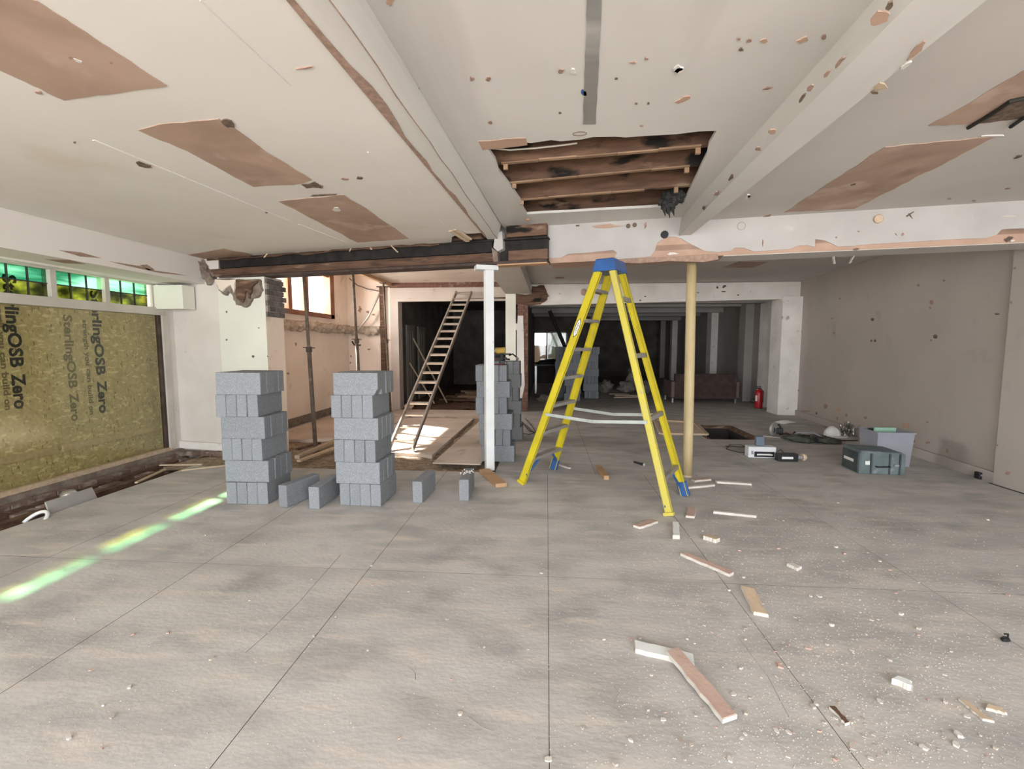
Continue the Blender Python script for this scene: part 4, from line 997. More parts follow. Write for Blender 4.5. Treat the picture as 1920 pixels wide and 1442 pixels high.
for k in range(7):
    z = .30 + k * .305
    tt = z / tA.z; p, q = A.lerp(tA, tt), B.lerp(tB, tt)
    s = MB().beam(p + uy * .01, q - uy * .01, .085, .008, (0, 0, 1)); s.beam(p + uy * .01 - ux * .04 - Vector((0, 0, .014)), q - uy * .01 - ux * .04 - Vector((0, 0, .014)), .006, .03)
    s.beam(p + uy * .01 + ux * .04 - Vector((0, 0, .014)), q - uy * .01 + ux * .04 - Vector((0, 0, .014)), .006, .03)
    s.build('step', M_ALUD, lad)
for z in (.30, .85, 1.45, 2.02):
    tt = z / tC.z; p, q = C_.lerp(tC, tt), D.lerp(tD, tt)
    MB().beam(p + uy * .01, q - uy * .01, .035, .045, (0, 0, 1)).build('rear_brace', M_ALUD, lad)
cap = MB(); pts = [tc_ + ux * a + uy * b for a, b in ((-.125, -.20), (.125, -.18), (.125, .18), (-.125, .20))]
pt = [tc_ + ux * a + uy * b + Vector((0, 0, .06)) for a, b in ((-.095, -.18), (.095, -.16), (.095, .16), (-.095, .18))]
cap.hexa([p - Vector((0, 0, .065)) for p in pts] + pt); cap.build('top_cap', M_BLUE, lad, bevel=.008)
# knee braces and feet
zf = Vector((0, 0, 1))
for (a, b, at_, bt) in ((A, B, tA, tB), (B, A, tB, tA)):
    p = a.lerp(at_, .045); q = a.lerp(at_, .125).lerp(b.lerp(bt, .125), .33)
    MB().beam(p + ux * .035, q + ux * .02, .03, .01, ux).build('foot_brace', M_BLUE, lad)
for (a, b, at_, bt) in ((C_, D, tC, tD), (D, C_, tD, tC)):
    p = a.lerp(at_, .03); q = a.lerp(at_, .125).lerp(b.lerp(bt, .125), .3)
    MB().beam(p - ux * .02, q - ux * .02, .025, .01, ux).build('foot_brace', M_BLUE, lad)
for a, at_, m in ((A, tA, M_YEL), (B, tB, M_BLUE), (C_, tC, M_YELF), (D, tD, M_BLUE)):
    d = (at_ - a).normalized()
    MB().beam(a + d * .003 + zf * .001, a + d * (.15 if m is M_BLUE else .035), .05, .096, ux).build('foot', m, lad, bevel=.004)
# spreaders
def spreader(p, m_, q):
    s = MB(); s.beam(p, m_, .008, .032); s.beam(m_, q, .008, .032); o = s.build('spreader', M_SPREAD, lad)
    for k in (-.05, 0, .05): MB().lathe([(.012, -.006), (.012, .006)], 10, m_ + ux * k, basis((0, 0, 0), uy, ux).to_3x3()).build('rivet', M_ALU, o)
pA = A.lerp(tA, .35); pC = C_.lerp(tC, .36); mm = (pA + pC) / 2 - zf * .035 - uy * .02
spreader(pA - uy * .012, mm, pC - uy * .012)
pB = B.lerp(tB, .35); pD = D.lerp(tD, .36); mm = (pB + pD) / 2 - zf * .035
spreader(pB, mm, pD)
# maker's lozenge on the near stile
f = .752; c = A.lerp(tA, f); u_ = (tA - A).normalized(); n_ = -uy; n_ = (n_ - u_ * n_.dot(u_)).normalized(); w_ = u_.cross(n_)
def loz(L_, Wd, off): 
    return [c + n_ * off + u_ * (L_ * a) + w_ * (Wd * b) for a, b in ((-1, 0), (-.62, -1), (.62, -1), (1, 0), (.62, 1), (-.62, 1))]
stk = MB().prism(loz(.105, .024, .001), n_ * .0015).build('maker_sticker', M_INK, lad); MB().prism(loz(.094, .0185, .0026), n_ * .0008).build('sticker_face', M_LABEL, stk)
text(stk, 'lettering', 'WERNER', basis(c + n_ * .0040, n_, u_), .034, M_INK, width=.125)

# ================================================================== leaning ladder
fr_ = G(774, 846); fl = fr_ + Vector((-.36, .02, 0)); tz = 2.86
ty = YB - .10
tr_ = at(884, 548, YP(ty)); tl_ = tr_ + Vector((-.36, 0, 0))
fr_.z = fl.z = .0
ll = thing('leaning_ladder', 'dusty aluminium ladder leaning against the white header of the dark opening', 'ladder', fr_)
ax = (tr_ - fr_).normalized(); nu = Vector((1, 0, 0)).cross(ax).normalized()
for p, q in ((fl, tl_), (fr_, tr_)):
    ra = MB().beam(p + zf * .03, q, .028, .085, nu).build('rail', [M_LAL], ll, bevel=.003)
    MB().beam(p + zf * .03 + Vector((.015, 0, 0)), q + Vector((.015, 0, 0)), .004, .06, nu).build('rail_side_strip', M_LALD, ra)  # darker strip along the right side of each rail
nr = 18
for k in range(nr):
    tt = (k + .7) / nr
    MB().beam(fl.lerp(tl_, tt) + zf * .02, fr_.lerp(tr_, tt) + zf * .02, .045, .032, nu).build('rung', M_LAL, ll, bevel=.004)

# ================================================================== tools at the right
pts = [G(1581, 873), G(1610, 888.5), G(1692, 891.6)]
dv = pts[2] - pts[1]; ang = math.atan2(dv.y, dv.x)
dep = .36; ln = .50
t = thing('toolbox', 'dusty grey green plastic tool case lying on the floor before the grey bin', 'toolbox', pts[1], ang)
b = MB().prism([(0, 0, .0), (ln, 0, .0), (ln, 0, .25), (ln - .03, .03, .27), (.03, .03, .285), (0, 0, .26)], (0, dep, 0)); b.build('case_body', M_TOOLB, t, local=True, bevel=.012, seg=2)
MB().box((-.004, dep / 2, .135), (.014, dep - .03, .24)).build('end_cap', M_TOOLBD, t, local=True, bevel=.004)
for x in (.13, .33, .44): MB().box((x, -.004, .13), (.018, .014, .25)).build('rib', M_TOOLBD, t, local=True, bevel=.003)
MB().tube([(.18, -.004, .10), (.18, -.035, .10), (.32, -.035, .105), (.32, -.004, .105)], .008, 8).build('handle', M_BLACK, t, local=True)
MB().box((.085, -.005, .14), (.05, .006, .045)).build('label_plate', M_LABEL, t, local=True)
MB().box((-.012, .20, .14), (.004, .2, .035)).build('label_plate', M_LABEL, t, local=True)
MB().box((.40, -.008, .12), (.05, .018, .03)).build('latch', M_GREY, t, local=True, bevel=.003)
c = at(1663, 850, YP(6.2)); 
t = thing('storage_bin', 'tall grey plastic bin standing behind the tool case near the right wall', 'bin', (c.x, 6.24, 0), -.05)
def shell(w0, d0, w1, d1, h, th):
    m = MB(); o = [(-w0, -d0, 0), (w0, -d0, 0), (w0, d0, 0), (-w0, d0, 0)]; u = [(-w1, -d1, h), (w1, -d1, h), (w1, d1, h), (-w1, d1, h)]
    iu = [(x * (1 - th / abs(x)), y * (1 - th / abs(y)), h) for x, y, _ in u]; io = [(x * (1 - th / abs(x)), y * (1 - th / abs(y)), th) for x, y, _ in o]
    return m.add(o + u + iu + io, [(3, 2, 1, 0)] + [(i, (i + 1) % 4, 4 + (i + 1) % 4, 4 + i) for i in range(4)] + [(4 + i, 4 + (i + 1) % 4, 8 + (i + 1) % 4, 8 + i) for i in range(4)] + [(8 + i, 8 + (i + 1) % 4, 12 + (i + 1) % 4, 12 + i) for i in range(4)] + [(12, 13, 14, 15)])
shell(.195, .16, .215, .19, .44, .006).build('bin_shell', M_GREY, t, local=True)
rim = MB()
for a, b_ in (((-.22, -.195), (.22, -.195)), ((.22, -.195), (.22, .195)), ((.22, .195), (-.22, .195)), ((-.22, .195), (-.22, -.195))): rim.beam((*a, .437), (*b_, .437), .014, .02)
rim.build('rim', M_GREY, t, local=True)
t2 = tag(MB().box((0, 0, 0), (.27, .03, .36), Matrix.Rotation(.15, 3, 'X')).build('green_tray', M_GRN, bevel=.008), 'pale green plastic tray standing inside the grey bin', 'tray'); t2.location = (c.x - .02, 6.26, .3); 
t3 = tag(MB().box((0, 0, 0), (.05, .05, .4)).build('black_holder', M_BLACK, bevel=.006), 'black upright holder inside the grey bin beside the green tray', 'holder'); t3.location = (c.x - .15, 6.3, .255)
# white power unit with bracket
a, b_ = G(1403, 858.5), G(1455, 860); dv = b_ - a
t = thing('power_unit', 'white power unit with dark handle recess lying near the floor hatch', 'tool', a, math.atan2(dv.y, dv.x)); w = dv.length
MB().box((w / 2, .07, .08), (w, .14, .155)).build('housing', M_WDEV, t, local=True, bevel=.008)
MB().box((w * .57, -.002, .055), (w * .72, .012, .075)).build('handle_recess', M_BLACK, t, local=True, bevel=.004)
MB().tube([(w * .3, -.008, .05), (w * .4, -.016, .055), (w * .75, -.016, .055), (w * .86, -.008, .05)], .011, 8).build('handle', M_LABEL, t, local=True)
MB().box((w * .14, -.001, .075), (.03, .004, .05)).build('vent_panel', M_GREY, t, local=True)
t = tag(MB().box((0, 0, 0), (.11, .06, .13)).box((-.02, .035, -.02), (.05, .03, .09)).build('battery_charger', M_DEVB, bevel=.006), 'blue grey charger standing on the white power unit', 'charger'); t.location = a + Vector((.17, .07, .225))
a, b_ = G(1459, 866), G(1497, 866.5); dv = b_ - a
t = thing('polisher', 'dark hand held grinder with pale pad lying beside the white power unit', 'tool', a, math.atan2(dv.y, dv.x)); w = dv.length
MB().box((w / 2, .05, .055), (w, .10, .105)).build('motor_body', M_BLACK, t, local=True, bevel=.012, seg=2)
MB().box((w * .45, -.003, .055), (w * .55, .006, .03)).build('label_plate', M_LABEL, t, local=True)
MB().tube([(w, .05, .055), (w + .07, .05, .05)], [.03, .02], 10).build('neck', M_GREY, t, local=True)
MB().lathe([(.045, 0), (.05, .02), (.04, .045)], 16, (w + .07, .05, .055), Matrix.Rotation(math.pi / 2, 3, 'Y')).build('pad', M_TPALE, t, local=True)
o = tag(MB().tube([G(x, y, .006) for x, y in ((1403, 848), (1385, 848), (1362, 842), (1368, 834), (1390, 834), (1410, 846), (1400, 838), (1385, 838), (1360, 836))], .005, 6).build('power_cable', M_CABLE), 'thin black cable looped behind the white power unit', 'cable')
o = tag(MB().tube([G(1455, 848, .05), G(1464, 843, .05), G(1470, 850, .06)], .005, 6).build('grinder_lead', M_CABLE), 'short black lead between power unit and dark grinder', 'cable')
# circular saw
c = G(1451, 819)
t = thing('circular_saw', 'silver circular saw with red hose lying on the floor beyond the hatch', 'saw', c, -.5)
MB().lathe([(.0, -.02), (.12, -.02), (.125, 0), (.12, .02), (.0, .02)], 22, (0, 0, .13), Matrix.Rotation(1.15, 3, 'Z') @ Matrix.Rotation(math.pi / 2, 3, 'X')).build('blade_guard', M_ALU, t, local=True)
MB().lathe([(.0, -.03), (.045, -.03), (.05, .03), (.0, .03)], 16, (-.02, -.03, .12), Matrix.Rotation(math.pi / 2, 3, 'X')).build('hub', M_BLACK, t, local=True)
MB().box((.03, .06, .10), (.2, .09, .1)).build('motor_body', M_BLACK, t, local=True, bevel=.02, seg=2)
MB().box((0, 0, .008), (.32, .16, .012)).build('base_plate', M_ALU, t, local=True)
MB().tube([(-.06, .06, .16), (-.02, .06, .21), (.07, .06, .2), (.1, .06, .14)], .016, 8).build('handle', M_BLACK, t, local=True)
o = tag(MB().tube([G(x, y, .03) for x, y in ((1462, 815), (1474, 812), (1484, 816), (1490, 810), (1500, 814))], .014, 8).build('red_hose', mat('red_rubber', (.14, .03, .028), None, rough=.5), smooth=True), 'dark red hose between the circular saw and the tool bag', 'hose')
c = G(1518, 830); 
t = thing('tool_bag', 'crumpled dark green tool bag lying flat near the right wall', 'bag', c, -.08)
m = MB(); 
for k in range(12): m.lump((random.uniform(-.3, .28), random.uniform(-.04, .16), .03 + .02 * (k % 3)), (random.uniform(.06, .15), random.uniform(.05, .1), random.uniform(.03, .06)), k, 2, .9, 2.8)
m.build('bag_cloth', M_CLOTH, t, local=True, smooth=True)
m = MB()
for k in range(4): m.box((-.2 + k * .12 + random.uniform(-.03, .03), -.05 + random.uniform(-.03, .03), .06), (.07, .012, .06), Matrix.Rotation(random.uniform(-.7, .7), 3, 'Y'))
m.build('pocket', M_BLACK, t, local=True)
MB().tube([(-.3, .05, .05), (-.15, .12, .13), (.1, .13, .14), (.3, .05, .04)], .012, 8).build('strap', M_GREY, t, local=True)
MB().lump((.34, -.02, .03), (.12, .08, .03), 9, 2, .4).build('flap', M_CLOTH, t, local=True)
c = G(1472, 794); o = tag(MB().lump((0, 0, .03), (.17, .08, .035), 4, 3, .8, 2).build('white_cloth', M_WCLOTH, smooth=True), 'crumpled white cloth lying behind the circular saw', 'cloth'); o.location = c
c = G(1560, 817)
t = thing('hard_hat', 'white safety helmet on the floor beside the clear plastic bag', 'helmet', c, .3)
pr_ = [(.125, 0)] + [(.125 * math.cos(a), .02 + .135 * math.sin(a)) for a in [k * math.pi / 2 / 8 for k in range(8)]] + [(.002, .155)]
MB().lathe(pr_, 24).build('shell', M_LABEL, t, smooth=True, local=True)
MB().prism([(.16 * math.cos(a), -.09 + .11 * math.sin(a) - .03, .004) for a in [math.pi + k * math.pi / 10 for k in range(11)]], (0, 0, .012)).build('peak', M_LABEL, t, local=True)
MB().tube([(0, .127 * math.cos(a), .022 + .137 * math.sin(a)) for a in [k * math.pi / 10 for k in range(11)]], .008, 6).build('ridge', M_LABEL, t, local=True)
m = MB()
for k in range(5): m.lump((random.uniform(-.2, .2), random.uniform(-.1, .1), .12 + .05 * (k % 2)), (.17, .14, .13), k + 11, 3, .7, 2.6)
o = tag(m.build('plastic_bag', M_FILM, smooth=False), 'crumpled clear plastic bag between the helmet and the grey bin', 'bag'); o.location = G(1600, 816) + Vector((-.16, -.1, 0)); o.scale = (.36, .4, .8)
o = tag(MB().tube([G(x, y, .012) for x, y in ((1560, 822), (1580, 826), (1608, 826))], .01, 6).build('dark_bar', M_RUST), 'dark thin bar on the floor right of the tool bag', 'bar')
# hatch lid
L0 = [G(1228, 790), G(1302, 795), G(1325, 817.5), G(1239, 816)]
t = thing('hatch_lid', 'shallow timber hatch lid lying left of the open floor hatch', 'lid', L0[3])
MB().prism([p + Vector((0, 0, .004)) for p in L0], (0, 0, .018)).build('lid_panel', M_SLAB, t)
for i in range(4): MB().beam(L0[i] + zf * .03, L0[(i + 1) % 4] + zf * .03, .07, .035).build('lid_frame', M_TPALE, t, bevel=.003)
# small black torch and offcuts
a, b_ = G(1189, 866, .018), G(1207, 871, .018)
t = thing('torch', 'small black torch lying on the floor right of the step ladder middle', 'torch', a)
MB().tube([a, a.lerp(b_, .7), a.lerp(b_, .75), b_], [.013, .013, .018, .018], 12).build('barrel', M_BLACK, t)
MB().tube([b_, b_ + (b_ - a) * .06], .019, 12).build('head_ring', M_CABLEG, t)
def offcut(a, b_, w, h, m, label, name='timber_offcut', z=0.0, group=None, cat='timber', bev=.003):
    p, q = G(*a), G(*b_); p.z = q.z = h / 2 + .001 + z
    c = (p + q) / 2; p, q = p - c, q - c
    o = tag(MB().beam(p, q, w, h).build(name, m, bevel=bev), label, cat, group); o.location = c
    return o
offcut((908, 886), (940, 914), .13, .045, M_TNEW, 'orange brown timber offcut lying at the foot of the white post')
offcut((1122, 879), (1137, 900), .06, .05, M_TNEW, 'small brown timber offcut lying under the open step ladder')
# ================================================================== plaster strips
def strip(a, b_, w, lab, top=M_PLP, h=.018, z=0.0):
    p, q = G(*a), G(*b_); c = (p + q) / 2; d = (q - p); L_ = d.length; ang = math.atan2(d.y, d.x)
    t = thing('plaster_strip', lab, 'debris', (c.x, c.y, z), ang, 'broken plaster strips on the floor')
    n = 9; s = MB()
    up1 = [(-L_ / 2 + L_ * k / n, w / 2 + random.uniform(-.004, .004)) for k in range(n + 1)]; dn = [(-L_ / 2 + L_ * k / n, -w / 2 + random.uniform(-.004, .004)) for k in range(n + 1)]
    dn[0] = (dn[0][0] + random.uniform(-.02, .02), dn[0][1]); up1[-1] = (up1[-1][0] + random.uniform(-.02, .015), up1[-1][1])
    ring_ = dn + up1[::-1]
    s.prism([(x, y, .001) for x, y in ring_], (0, 0, h)); s.build('plaster_core', M_PLW, t, local=True)
    MB().prism([(x * .985, y * .93, h + .001) for x, y in ring_], (0, 0, .003)).build('painted_face', top, t, local=True)
    return t
strip((1188, 1216), (1302, 1243), .075, 'white faced plaster strip lying under the long pink strip', M_PLWH, .02)
t = strip((1258, 1228), (1370, 1358), .075, 'long pink plaster strip nearest the viewer, lying over a white strip', M_PLP, .02, .0); t.location.z = .013; t.rotation_euler = (0, math.radians(1.2), t.rotation_euler.z)
strip((1283, 1042), (1372, 1080), .055, 'pink plaster strip with a broken end, right below the ladder foot')
strip((1402, 1108), (1425, 1155), .075, 'brown and cream layered plaster strip among crumbs', M_TPALE)
strip((1193, 991), (1228, 979), .065, 'short pink plaster piece left of the ladder foot')
strip((1267, 985), (1268, 1012), .05, 'short white plaster piece standing out below the ladder foot', M_PLWH, .03)
strip((1322, 1010), (1345, 1017), .06, 'small cream plaster piece with a torn core', M_TPALE, .03)
strip((1338, 962), (1417, 970), .04, 'thin pale plaster strip right of the ladder foot', M_PLW)
strip((1297, 955), (1294, 972), .075, 'pink plaster piece beside the right ladder foot')
strip((1288, 916), (1338, 911), .05, 'pale plaster strip in front of the cream pole', M_PLW)
strip((1342, 905), (1408, 909), .06, 'pale plaster strip right of the cream pole', M_PLW)
strip((1300, 903), (1330, 900), .06, 'broken plaster piece at the base of the cream pole')
strip((1040, 870), (1068, 879), .03, 'thin pale plaster sliver beside the blue ladder foot', M_PLW, .01)
strip((1483, 1062), (1500, 1070), .05, 'small cream plaster piece right of the pink strip', M_PLW)
strip((1682, 1282), (1712, 1294), .04, 'white plaster lump among the crumbs at lower right', M_PLWH, .025)
strip((1810, 1320), (1850, 1352), .03, 'thin grey splinter strip at lower right', M_TPALE, .008)
strip((1855, 1330), (1885, 1338), .03, 'curved pale sliver at the right picture edge', M_TPALE, .01)
strip((1560, 1330), (1590, 1362), .02, 'thin dark root like splinter lying at lower right', M_TOLD, .012)
# scattered fragments
def frag_mesh(k):
    m = MB(); n = random.choice((4, 5, 6)); ring_ = []
    ex = random.uniform(.45, 1.0)
    for i in range(n):
        a = 2 * math.pi * i / n + random.uniform(-.3, .3); r = random.uniform(.6, 1)
        ring_.append((math.cos(a) * r, math.sin(a) * r * ex, 0))
    m.prism(ring_, (random.uniform(-.15, .15), random.uniform(-.15, .15), random.uniform(.25, .7)))
    return m.mesh('plaster_fragment', (M_PLW, M_PLB, M_PLB, M_PLP)[k % 4])
FM = [frag_mesh(k) for k in range(12)]
frng = random.Random(3)
FIX = [(700, 1097), (498, 1020), (862, 1340), (1215, 1331), (1243, 1350), (1278, 1390), (250, 1190), (315, 1187), (130, 1385), (210, 1345), (172, 1257), (243, 1290), (1455, 1370), (1885, 1200), (1200, 1197), (1015, 1075), (1367, 1108), (1460, 1245)]
def frag(x, y, s):
    o = bpy.data.objects.new('plaster_fragment', FM[frng.randrange(12)]); S.collection.objects.link(o)
    o.location = G(x, y, .001); o.scale = (s, s, s); o.rotation_euler = (0, 0, frng.uniform(0, 6.28))
    tag(o, 'small broken plaster fragment scattered on the dusty floor', 'debris', 'plaster fragments on the floor')
for x, y in FIX: frag(x, y, .014)
n = 0
while n < 230:
    if frng.random() < .8:
        y = 900 + 535 * frng.random() ** .8; x = frng.gauss(1480 + (y - 900) * .22, 190)
    else: x, y = frng.uniform(0, 1900), frng.uniform(960, 1430)
    if not (0 < x < 1915): continue
    p = G(x, y)
    if p.x < -4.3 or p.x > 4.95: continue
    frag(x, y, frng.choice((.006, .007, .008, .009, .011, .015)) * (1 + .3 * frng.random())); n += 1
m = MB()
for k in range(6500):
    if frng.random() < .84:
        y = 890 + 550 * frng.random() ** .9; x = frng.gauss(1490 + (y - 900) * .2, 230)
    else: x, y = frng.uniform(0, 1900), frng.uniform(890, 1440)
    if not (-20 < x < 1940): continue
    c = G(x, y, .001)
    if c.x < -4.4 or c.x > 4.98 or (c.y > 5.3 and c.x < -.6): continue
    r = frng.uniform(.0012, .0045); a = frng.uniform(0, 6.28)
    q = [c + Vector((math.cos(a + k_ * 2.1) * r, math.sin(a + k_ * 2.1) * r * frng.uniform(.5, 1), 0)) for k_ in range(3)]
    q.append(c + Vector((0, 0, r * .8))); m.add(q, [(0, 1, 3), (1, 2, 3), (2, 0, 3), (0, 2, 1)])
tag(m.build('plaster_crumbs', M_PLB), 'fine pale plaster crumbs strewn over the floor, densest at the right', 'debris', None, 'stuff')
m = MB()
for k in range(26):
    m.lump(Vector((frng.gauss(0, .03), frng.gauss(0, .04), .005)), frng.uniform(.004, .012), k, 1, .5)
o = tag(m.build('white_crumbs', M_PLW), 'white crumbs on top of the single block near the timber offcut', 'debris', None, 'stuff'); o.location = at(874, 889, ZP(.217)) + Vector((0, .06, 0))
t = thing('cable_clip', 'small black broken cable clip lying on the floor at the far right', 'clip', G(1885, 1203))
MB().lump((0, 0, .012), (.022, .016, .012), 3, 2, .5).build('clip_body', M_BLACK, t, local=True)
MB().tube([(.01, 0, .015), (.03, .02, .03), (.025, .035, .02)], .004, 6).build('clip_arm', M_BLACK, t, local=True)

# ================================================================== odds by the trench
c = at(83, 912, ZP(.0))
t = thing('round_cap', 'silver grey round cap resting on the brick trench under the window', 'cap', (-5.12, c.y - .1, -.09))
MB().lathe([(.0, .0), (.07, .0), (.075, .05), (.05, .085), (.0, .095)], 20).build('cap_shell', M_SILV, t, smooth=True, local=True)
p0, p1 = at(92, 963, ZP(0)), at(180, 928, ZP(0))
t = thing('grey_panel', 'grey thin panel leaning in the trench edge at the left', 'panel', p0)
MB().prism([p0 + Vector((.02, 0, -.05)), p1 + Vector((.02, 0, -.05)), p1 + Vector((-.06, .02, .075)), p0 + Vector((-.06, .03, .10))], Vector((-.015, 0, -.006))).build('sheet', M_PANEL, t)
t = thing('pipe_end', 'white plastic pipe end poking out of the floor edge at the left', 'pipe', G(67, 975))
MB().tube([(-.03 + .09 * math.cos(a), .1 * math.sin(a), -.03 + .07 * math.sin(a)) for a in [k * math.pi / 10 for k in range(11)]], .016, 10).build('pipe', M_PVC, t, smooth=True, local=True)
for k, (a, b_) in enumerate((((340, 882), (428, 872)), ((300, 872), (380, 871)), ((255, 905), (310, 880)))):
    p, q = at(*a, ZP(.01)), at(*b_, ZP(.01)); tag(MB().beam(p, q, .03, .016).build('timber_lath', M_TPALE), ('pale lath lying along the floor edge before the alcove', 'pale lath lying in the trench corner below the alcove', 'grey lath bridging the trench near its far end')[k], 'lath', 'laths by the trench')
for k, (x, y) in enumerate(((305, 925), (320, 915), (235, 890))):
    pass

# ================================================================== top of the stack behind the post
zt_ = 6 * .2155 + .003
t = thing('cordless_drill', 'yellow and black cordless drill standing on the stack behind the white post', 'drill', (-.60, 6.08, zt_), .2)
MB().box((0, 0, .028), (.07, .11, .055)).build('battery', M_BLACK, t, local=True, bevel=.006)
MB().tube([(0, 0, .05), (.0, 0, .15)], [.02, .024], 10).build('grip', M_BLACK, t, local=True)
MB().tube([(.05, 0, .19), (.04, 0, .19), (-.07, 0, .185), (-.09, 0, .185)], [.03, .042, .04, .025], 12).build('motor_body', M_DRILL, t, local=True)
MB().tube([(-.09, 0, .185), (-.15, 0, .185), (-.18, 0, .185)], [.02, .016, .005], 10).build('chuck', M_SILV, t, local=True)
m = MB()
for k in range(5): m.box((random.uniform(-.08, .1), random.uniform(-.06, .06), .015 + k * .012), (.13, .03, .016), Matrix.Rotation(random.uniform(0, 3), 3, 'Z'))
o = tag(m.build('tool_belt', M_BLACK, bevel=.003), 'dark heap of hand tools on the rear block stack behind the drill', 'tools'); o.location = (-.70, 7.50, zt_); o.scale = (1.2, 1.2, 1.8)
t = thing('clamp', 'chrome ended clamp lying on the rear block stack right of the drill', 'clamp', (-.56, 7.46, zt_))
MB().tube([(-.06, .05, .09), (.0, .04, .115), (.08, .02, .05)], .012, 8).build('arm', M_BLACK, t, local=True)
MB().lathe([(.0, -.02), (.025, -.02), (.025, .02), (.0, .02)], 14, (.08, .0, .04), Matrix.Rotation(1.2, 3, 'X')).build('knob', M_SILV, t, local=True)
o = tag(MB().box((0, 0, 0), (.14, .06, .012)).build('red_strap', mat('red_strap', (.16, .02, .02)), bevel=.003), 'dark red strap lying on the block stack right of the white post', 'strap'); o.location = (-.64, 5.975, zt_ + .007)
for k, pts in enumerate((((978, 790), (985, 800), (992, 808), (1004, 811), (992, 815), (980, 812)), ((985, 785), (998, 800), (1006, 812), (996, 808), (986, 797)))):
    tag(MB().tube([G(x, y, .012 + .02 * k) for x, y in pts], .007, 6).build('loose_cable', M_CABLE), ('thin black cable coiled on the floor beside the rear stack', 'dark cable lying over the coiled one beside the rear stack')[k], 'cable', 'cables beside the rear stack')

# ================================================================== rear rooms
t = thing('fire_extinguisher', 'red fire extinguisher standing by the pilaster in the rear room', 'extinguisher', (5.26, 11.62, 0))
MB().lathe([(.085, 0), (.09, .02), (.09, .38), (.07, .44), (.03, .46), (.03, .48)], 20).build('cylinder', M_RED, t, smooth=True, local=True)
MB().lathe([(.092, .012), (.092, .0)], 20).build('base_ring', M_BLACK, t, local=True)
MB().box((-.01, 0, .50), (.10, .03, .025)).box((-.02, 0, .53), (.12, .025, .015)).build('valve_handle', M_BLACK, t, local=True)
MB().tube([(.04, 0, .48), (.10, 0, .42), (.10, 0, .2), (.09, -.01, .12)], .012, 8).build('hose', M_BLACK, t, local=True)
MB().prism([(-.0905 * math.cos(a), -.0905 * math.sin(a), .18) for a in (0.2, .5, .8)] + [(-.093 * math.cos(a), -.093 * math.sin(a), .18) for a in (.8, .5, .2)], (0, 0, .14)).build('label_plate', M_LABEL, t, local=True)
t = thing('sofa', 'dark upholstered sofa seen from behind in the rear room', 'sofa', (4.28, 12.6, 0))
MB().box((0, .0, .45), (1.62, .14, .68)).build('backrest', M_SOFA, t, local=True, bevel=.02, seg=2)
MB().box((0, .42, .3), (1.5, .75, .26)).build('seat', M_SOFA, t, local=True, bevel=.03, seg=2)
for s in (-1, 1): MB().box((s * .83, .38, .36), (.13, .85, .44)).build('arm', M_SOFAP, t, local=True, bevel=.02, seg=2)
for x in (-.85, .8):
    for y in (-.02, .75): MB().box((x, y, .06), (.04, .04, .12)).build('leg', M_SILV, t, local=True)
rng = random.Random(11)
for k, (x, y, z, lab) in enumerate(((1.95, 15.2, 0, 'leftmost'), (2.6, 15.0, 0, 'middle'), (3.25, 15.2, 0, 'rightmost'), (2.95, 15.75, .0, 'tallest'))):
    o = tag(MB().lump((0, 0, .2), (.25, .22, .2 + .2 * (k == 3)), k, 3, .6, 2).build('rubble_sack', M_BAGD, smooth=True), 'pale rubble sack, %s of the heap behind the sofa in the rear room' % lab, 'sack', 'rubble sacks in the rear room'); o.location = (x, y, z + .2 * (k == 3))
o = tag(MB().lump((0, 0, .1), (.2, .15, .12), 77, 2, .5, 2).build('plaster_heap', M_MORTAR), 'small dark rubble heap beside the brick pier', 'rubble'); o.location = (-.05, 12.4, 0)
for k, (x, y) in enumerate(((2.0, 13.6), (2.1, 14.1), (2.0, 14.6))):
    o = tag(MB().beam((0, 0, .016), (.9 - .15 * k, .25 - .2 * k, .016), .07, .03).build('timber_offcut', M_TPALE), ('nearest', 'middle', 'farthest')[k] + ' of three loose boards on the shadowed rear room floor', 'timber', 'boards in the rear room'); o.location = (x, y, 0)
t = thing('raking_prop', 'dark diagonal prop leaning before the far rear window', 'prop', (1.1, 13.9, 0))
MB().tube([(.12, .2, 0), (-1.02, 0, 2.6)], .06, 8).build('shaft', M_STEEL, t, local=True); MB().box((.12, .2, .01), (.2, .2, .02)).build('base_plate', M_STEEL, t, local=True)
t = thing('work_table', 'dark covered table in front of the far rear window', 'table', (.25, 15.0, 0))
MB().box((0, 0, .92), (1.3, .7, .05)).build('top', M_BLACK, t, local=True)
MB().lump((-.1, 0, .99), (.55, .3, .1), 5, 3, .4).build('cover', M_STEEL, t, local=True)
for x in (-.6, .6):
    for y in (-.3, .3): MB().box((x, y, .45), (.05, .05, .9)).build('leg', M_SILV, t, local=True)
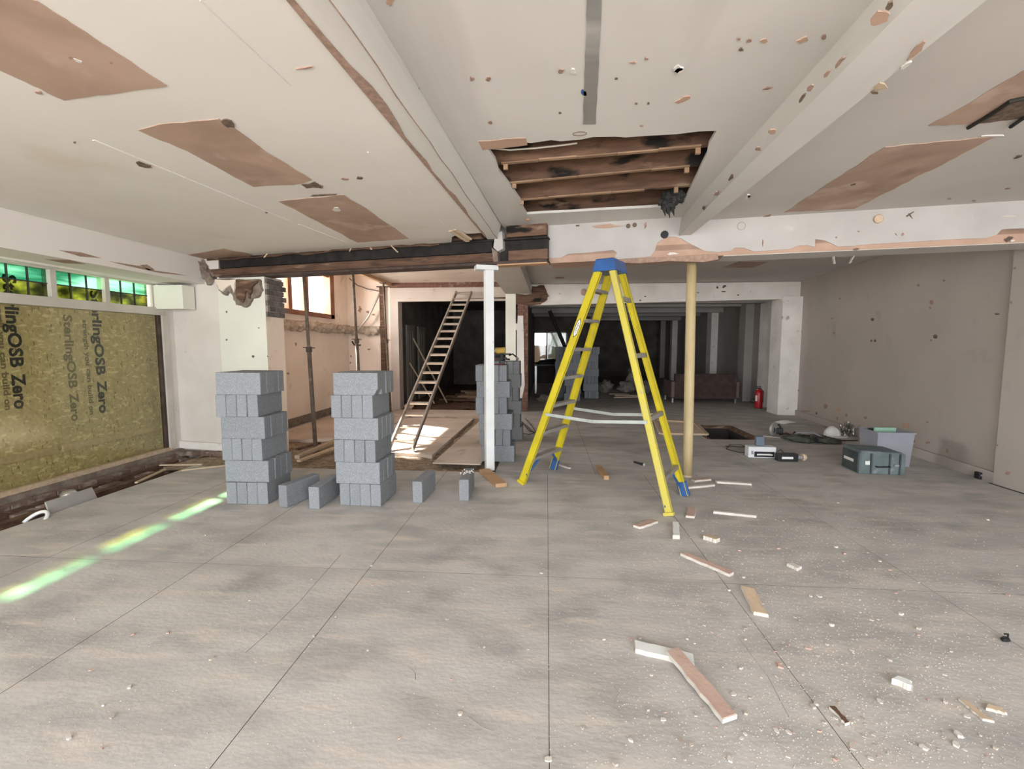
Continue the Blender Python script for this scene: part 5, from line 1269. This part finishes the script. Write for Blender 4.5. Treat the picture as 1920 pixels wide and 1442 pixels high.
# timber heap in the dark left room
for k in range(34):
    lay = k % 3; y = 12.35 + (k // 3) * .17; x = rng.uniform(-2.5, -1.5) + lay * .12; z = .0 + .052 * lay
    a = rng.uniform(-.06, .06); L_ = rng.uniform(.5, 1.1)
    o = tag(MB().beam((-L_ / 2, 0, 0), (L_ / 2, 0, .0), rng.uniform(.05, .1), rng.uniform(.035, .05)).build('timber_offcut', (M_TOLD, M_TMID, M_LATH)[(k * 7) % 3]), 'broken timber piece in the heap inside the dark opening', 'timber', 'timber heap in the dark opening')
    o.location = (x, y, z + .04); o.rotation_euler = (0, 0, a)
o = tag(MB().lump((0, 0, 0), (.42, .4, .3), 21, 3, .35, 1.6).build('white_sack', M_BAG, smooth=True), 'large pale sack bulging left of the post stack in the dark opening', 'sack'); o.location = (-1.25, 11.75, .33)
o = tag(MB().box((0, 0, 0), (.62, .03, 1.5), Matrix.Rotation(.12, 3, 'Y') @ Matrix.Rotation(-.2, 3, 'X')).build('chair_back', M_PATCH, bevel=.012), 'brown rounded board leaning in the dark opening', 'board'); o.location = (-1.75, 14.7, .77)
for k, (a, b_) in enumerate((((-3.55, 11.9, 1.75), (-2.7, 12.1, 0)), ((-3.6, 11.7, 1.1), (-3.0, 11.9, 0)))):
    tag(MB().tube([a, b_], .02, 8).build('leaning_batten', M_TPALE), ('long pale batten leaning on the door wall in the dark opening', 'short pale batten leaning below the long one in the dark opening')[k], 'batten', 'battens in the dark opening')
o = tag(MB().lump((0, 0, .04), (.12, .1, .07), 31, 2, .5).build('pink_rubble', M_PLP), 'pinkish rubble lump on the threshold by the left jamb', 'rubble'); o.location = (-3.35, 10.75, .02)
# black rag hanging from the ceiling hole
t = thing('hanging_rag', 'black bin liner rag hanging from the corner of the ceiling hole', 'rag', at(1258, 380, ZP(2.9)))
m = MB()
for k in range(5): m.lump((random.uniform(-.05, .05), random.uniform(-.04, .04), random.uniform(.0, .06)), (.07, .05, .065), k + 40, 3, .9, 3)
m.build('bunched_film', M_RAG, t, local=True)
for k in range(3):
    x = -.06 + k * .04; MB().tube([(x, -.02, .0), (x - .01, -.03, -.07), (x + .005, -.03, -.13 - .02 * (k == 1))], [.022, .018, .004], 6).build('tail', M_RAG, t, local=True)
# small black item at the foot of the right pier
t = thing('socket_box', 'small black and silver box at the foot of the right wall corner', 'box', G(1846, 900))
MB().box((0, .05, .04), (.09, .07, .08)).build('housing', M_BLACK, t, local=True, bevel=.006); MB().box((-.02, .012, .05), (.03, .01, .02)).build('clip', M_SILV, t, local=True)
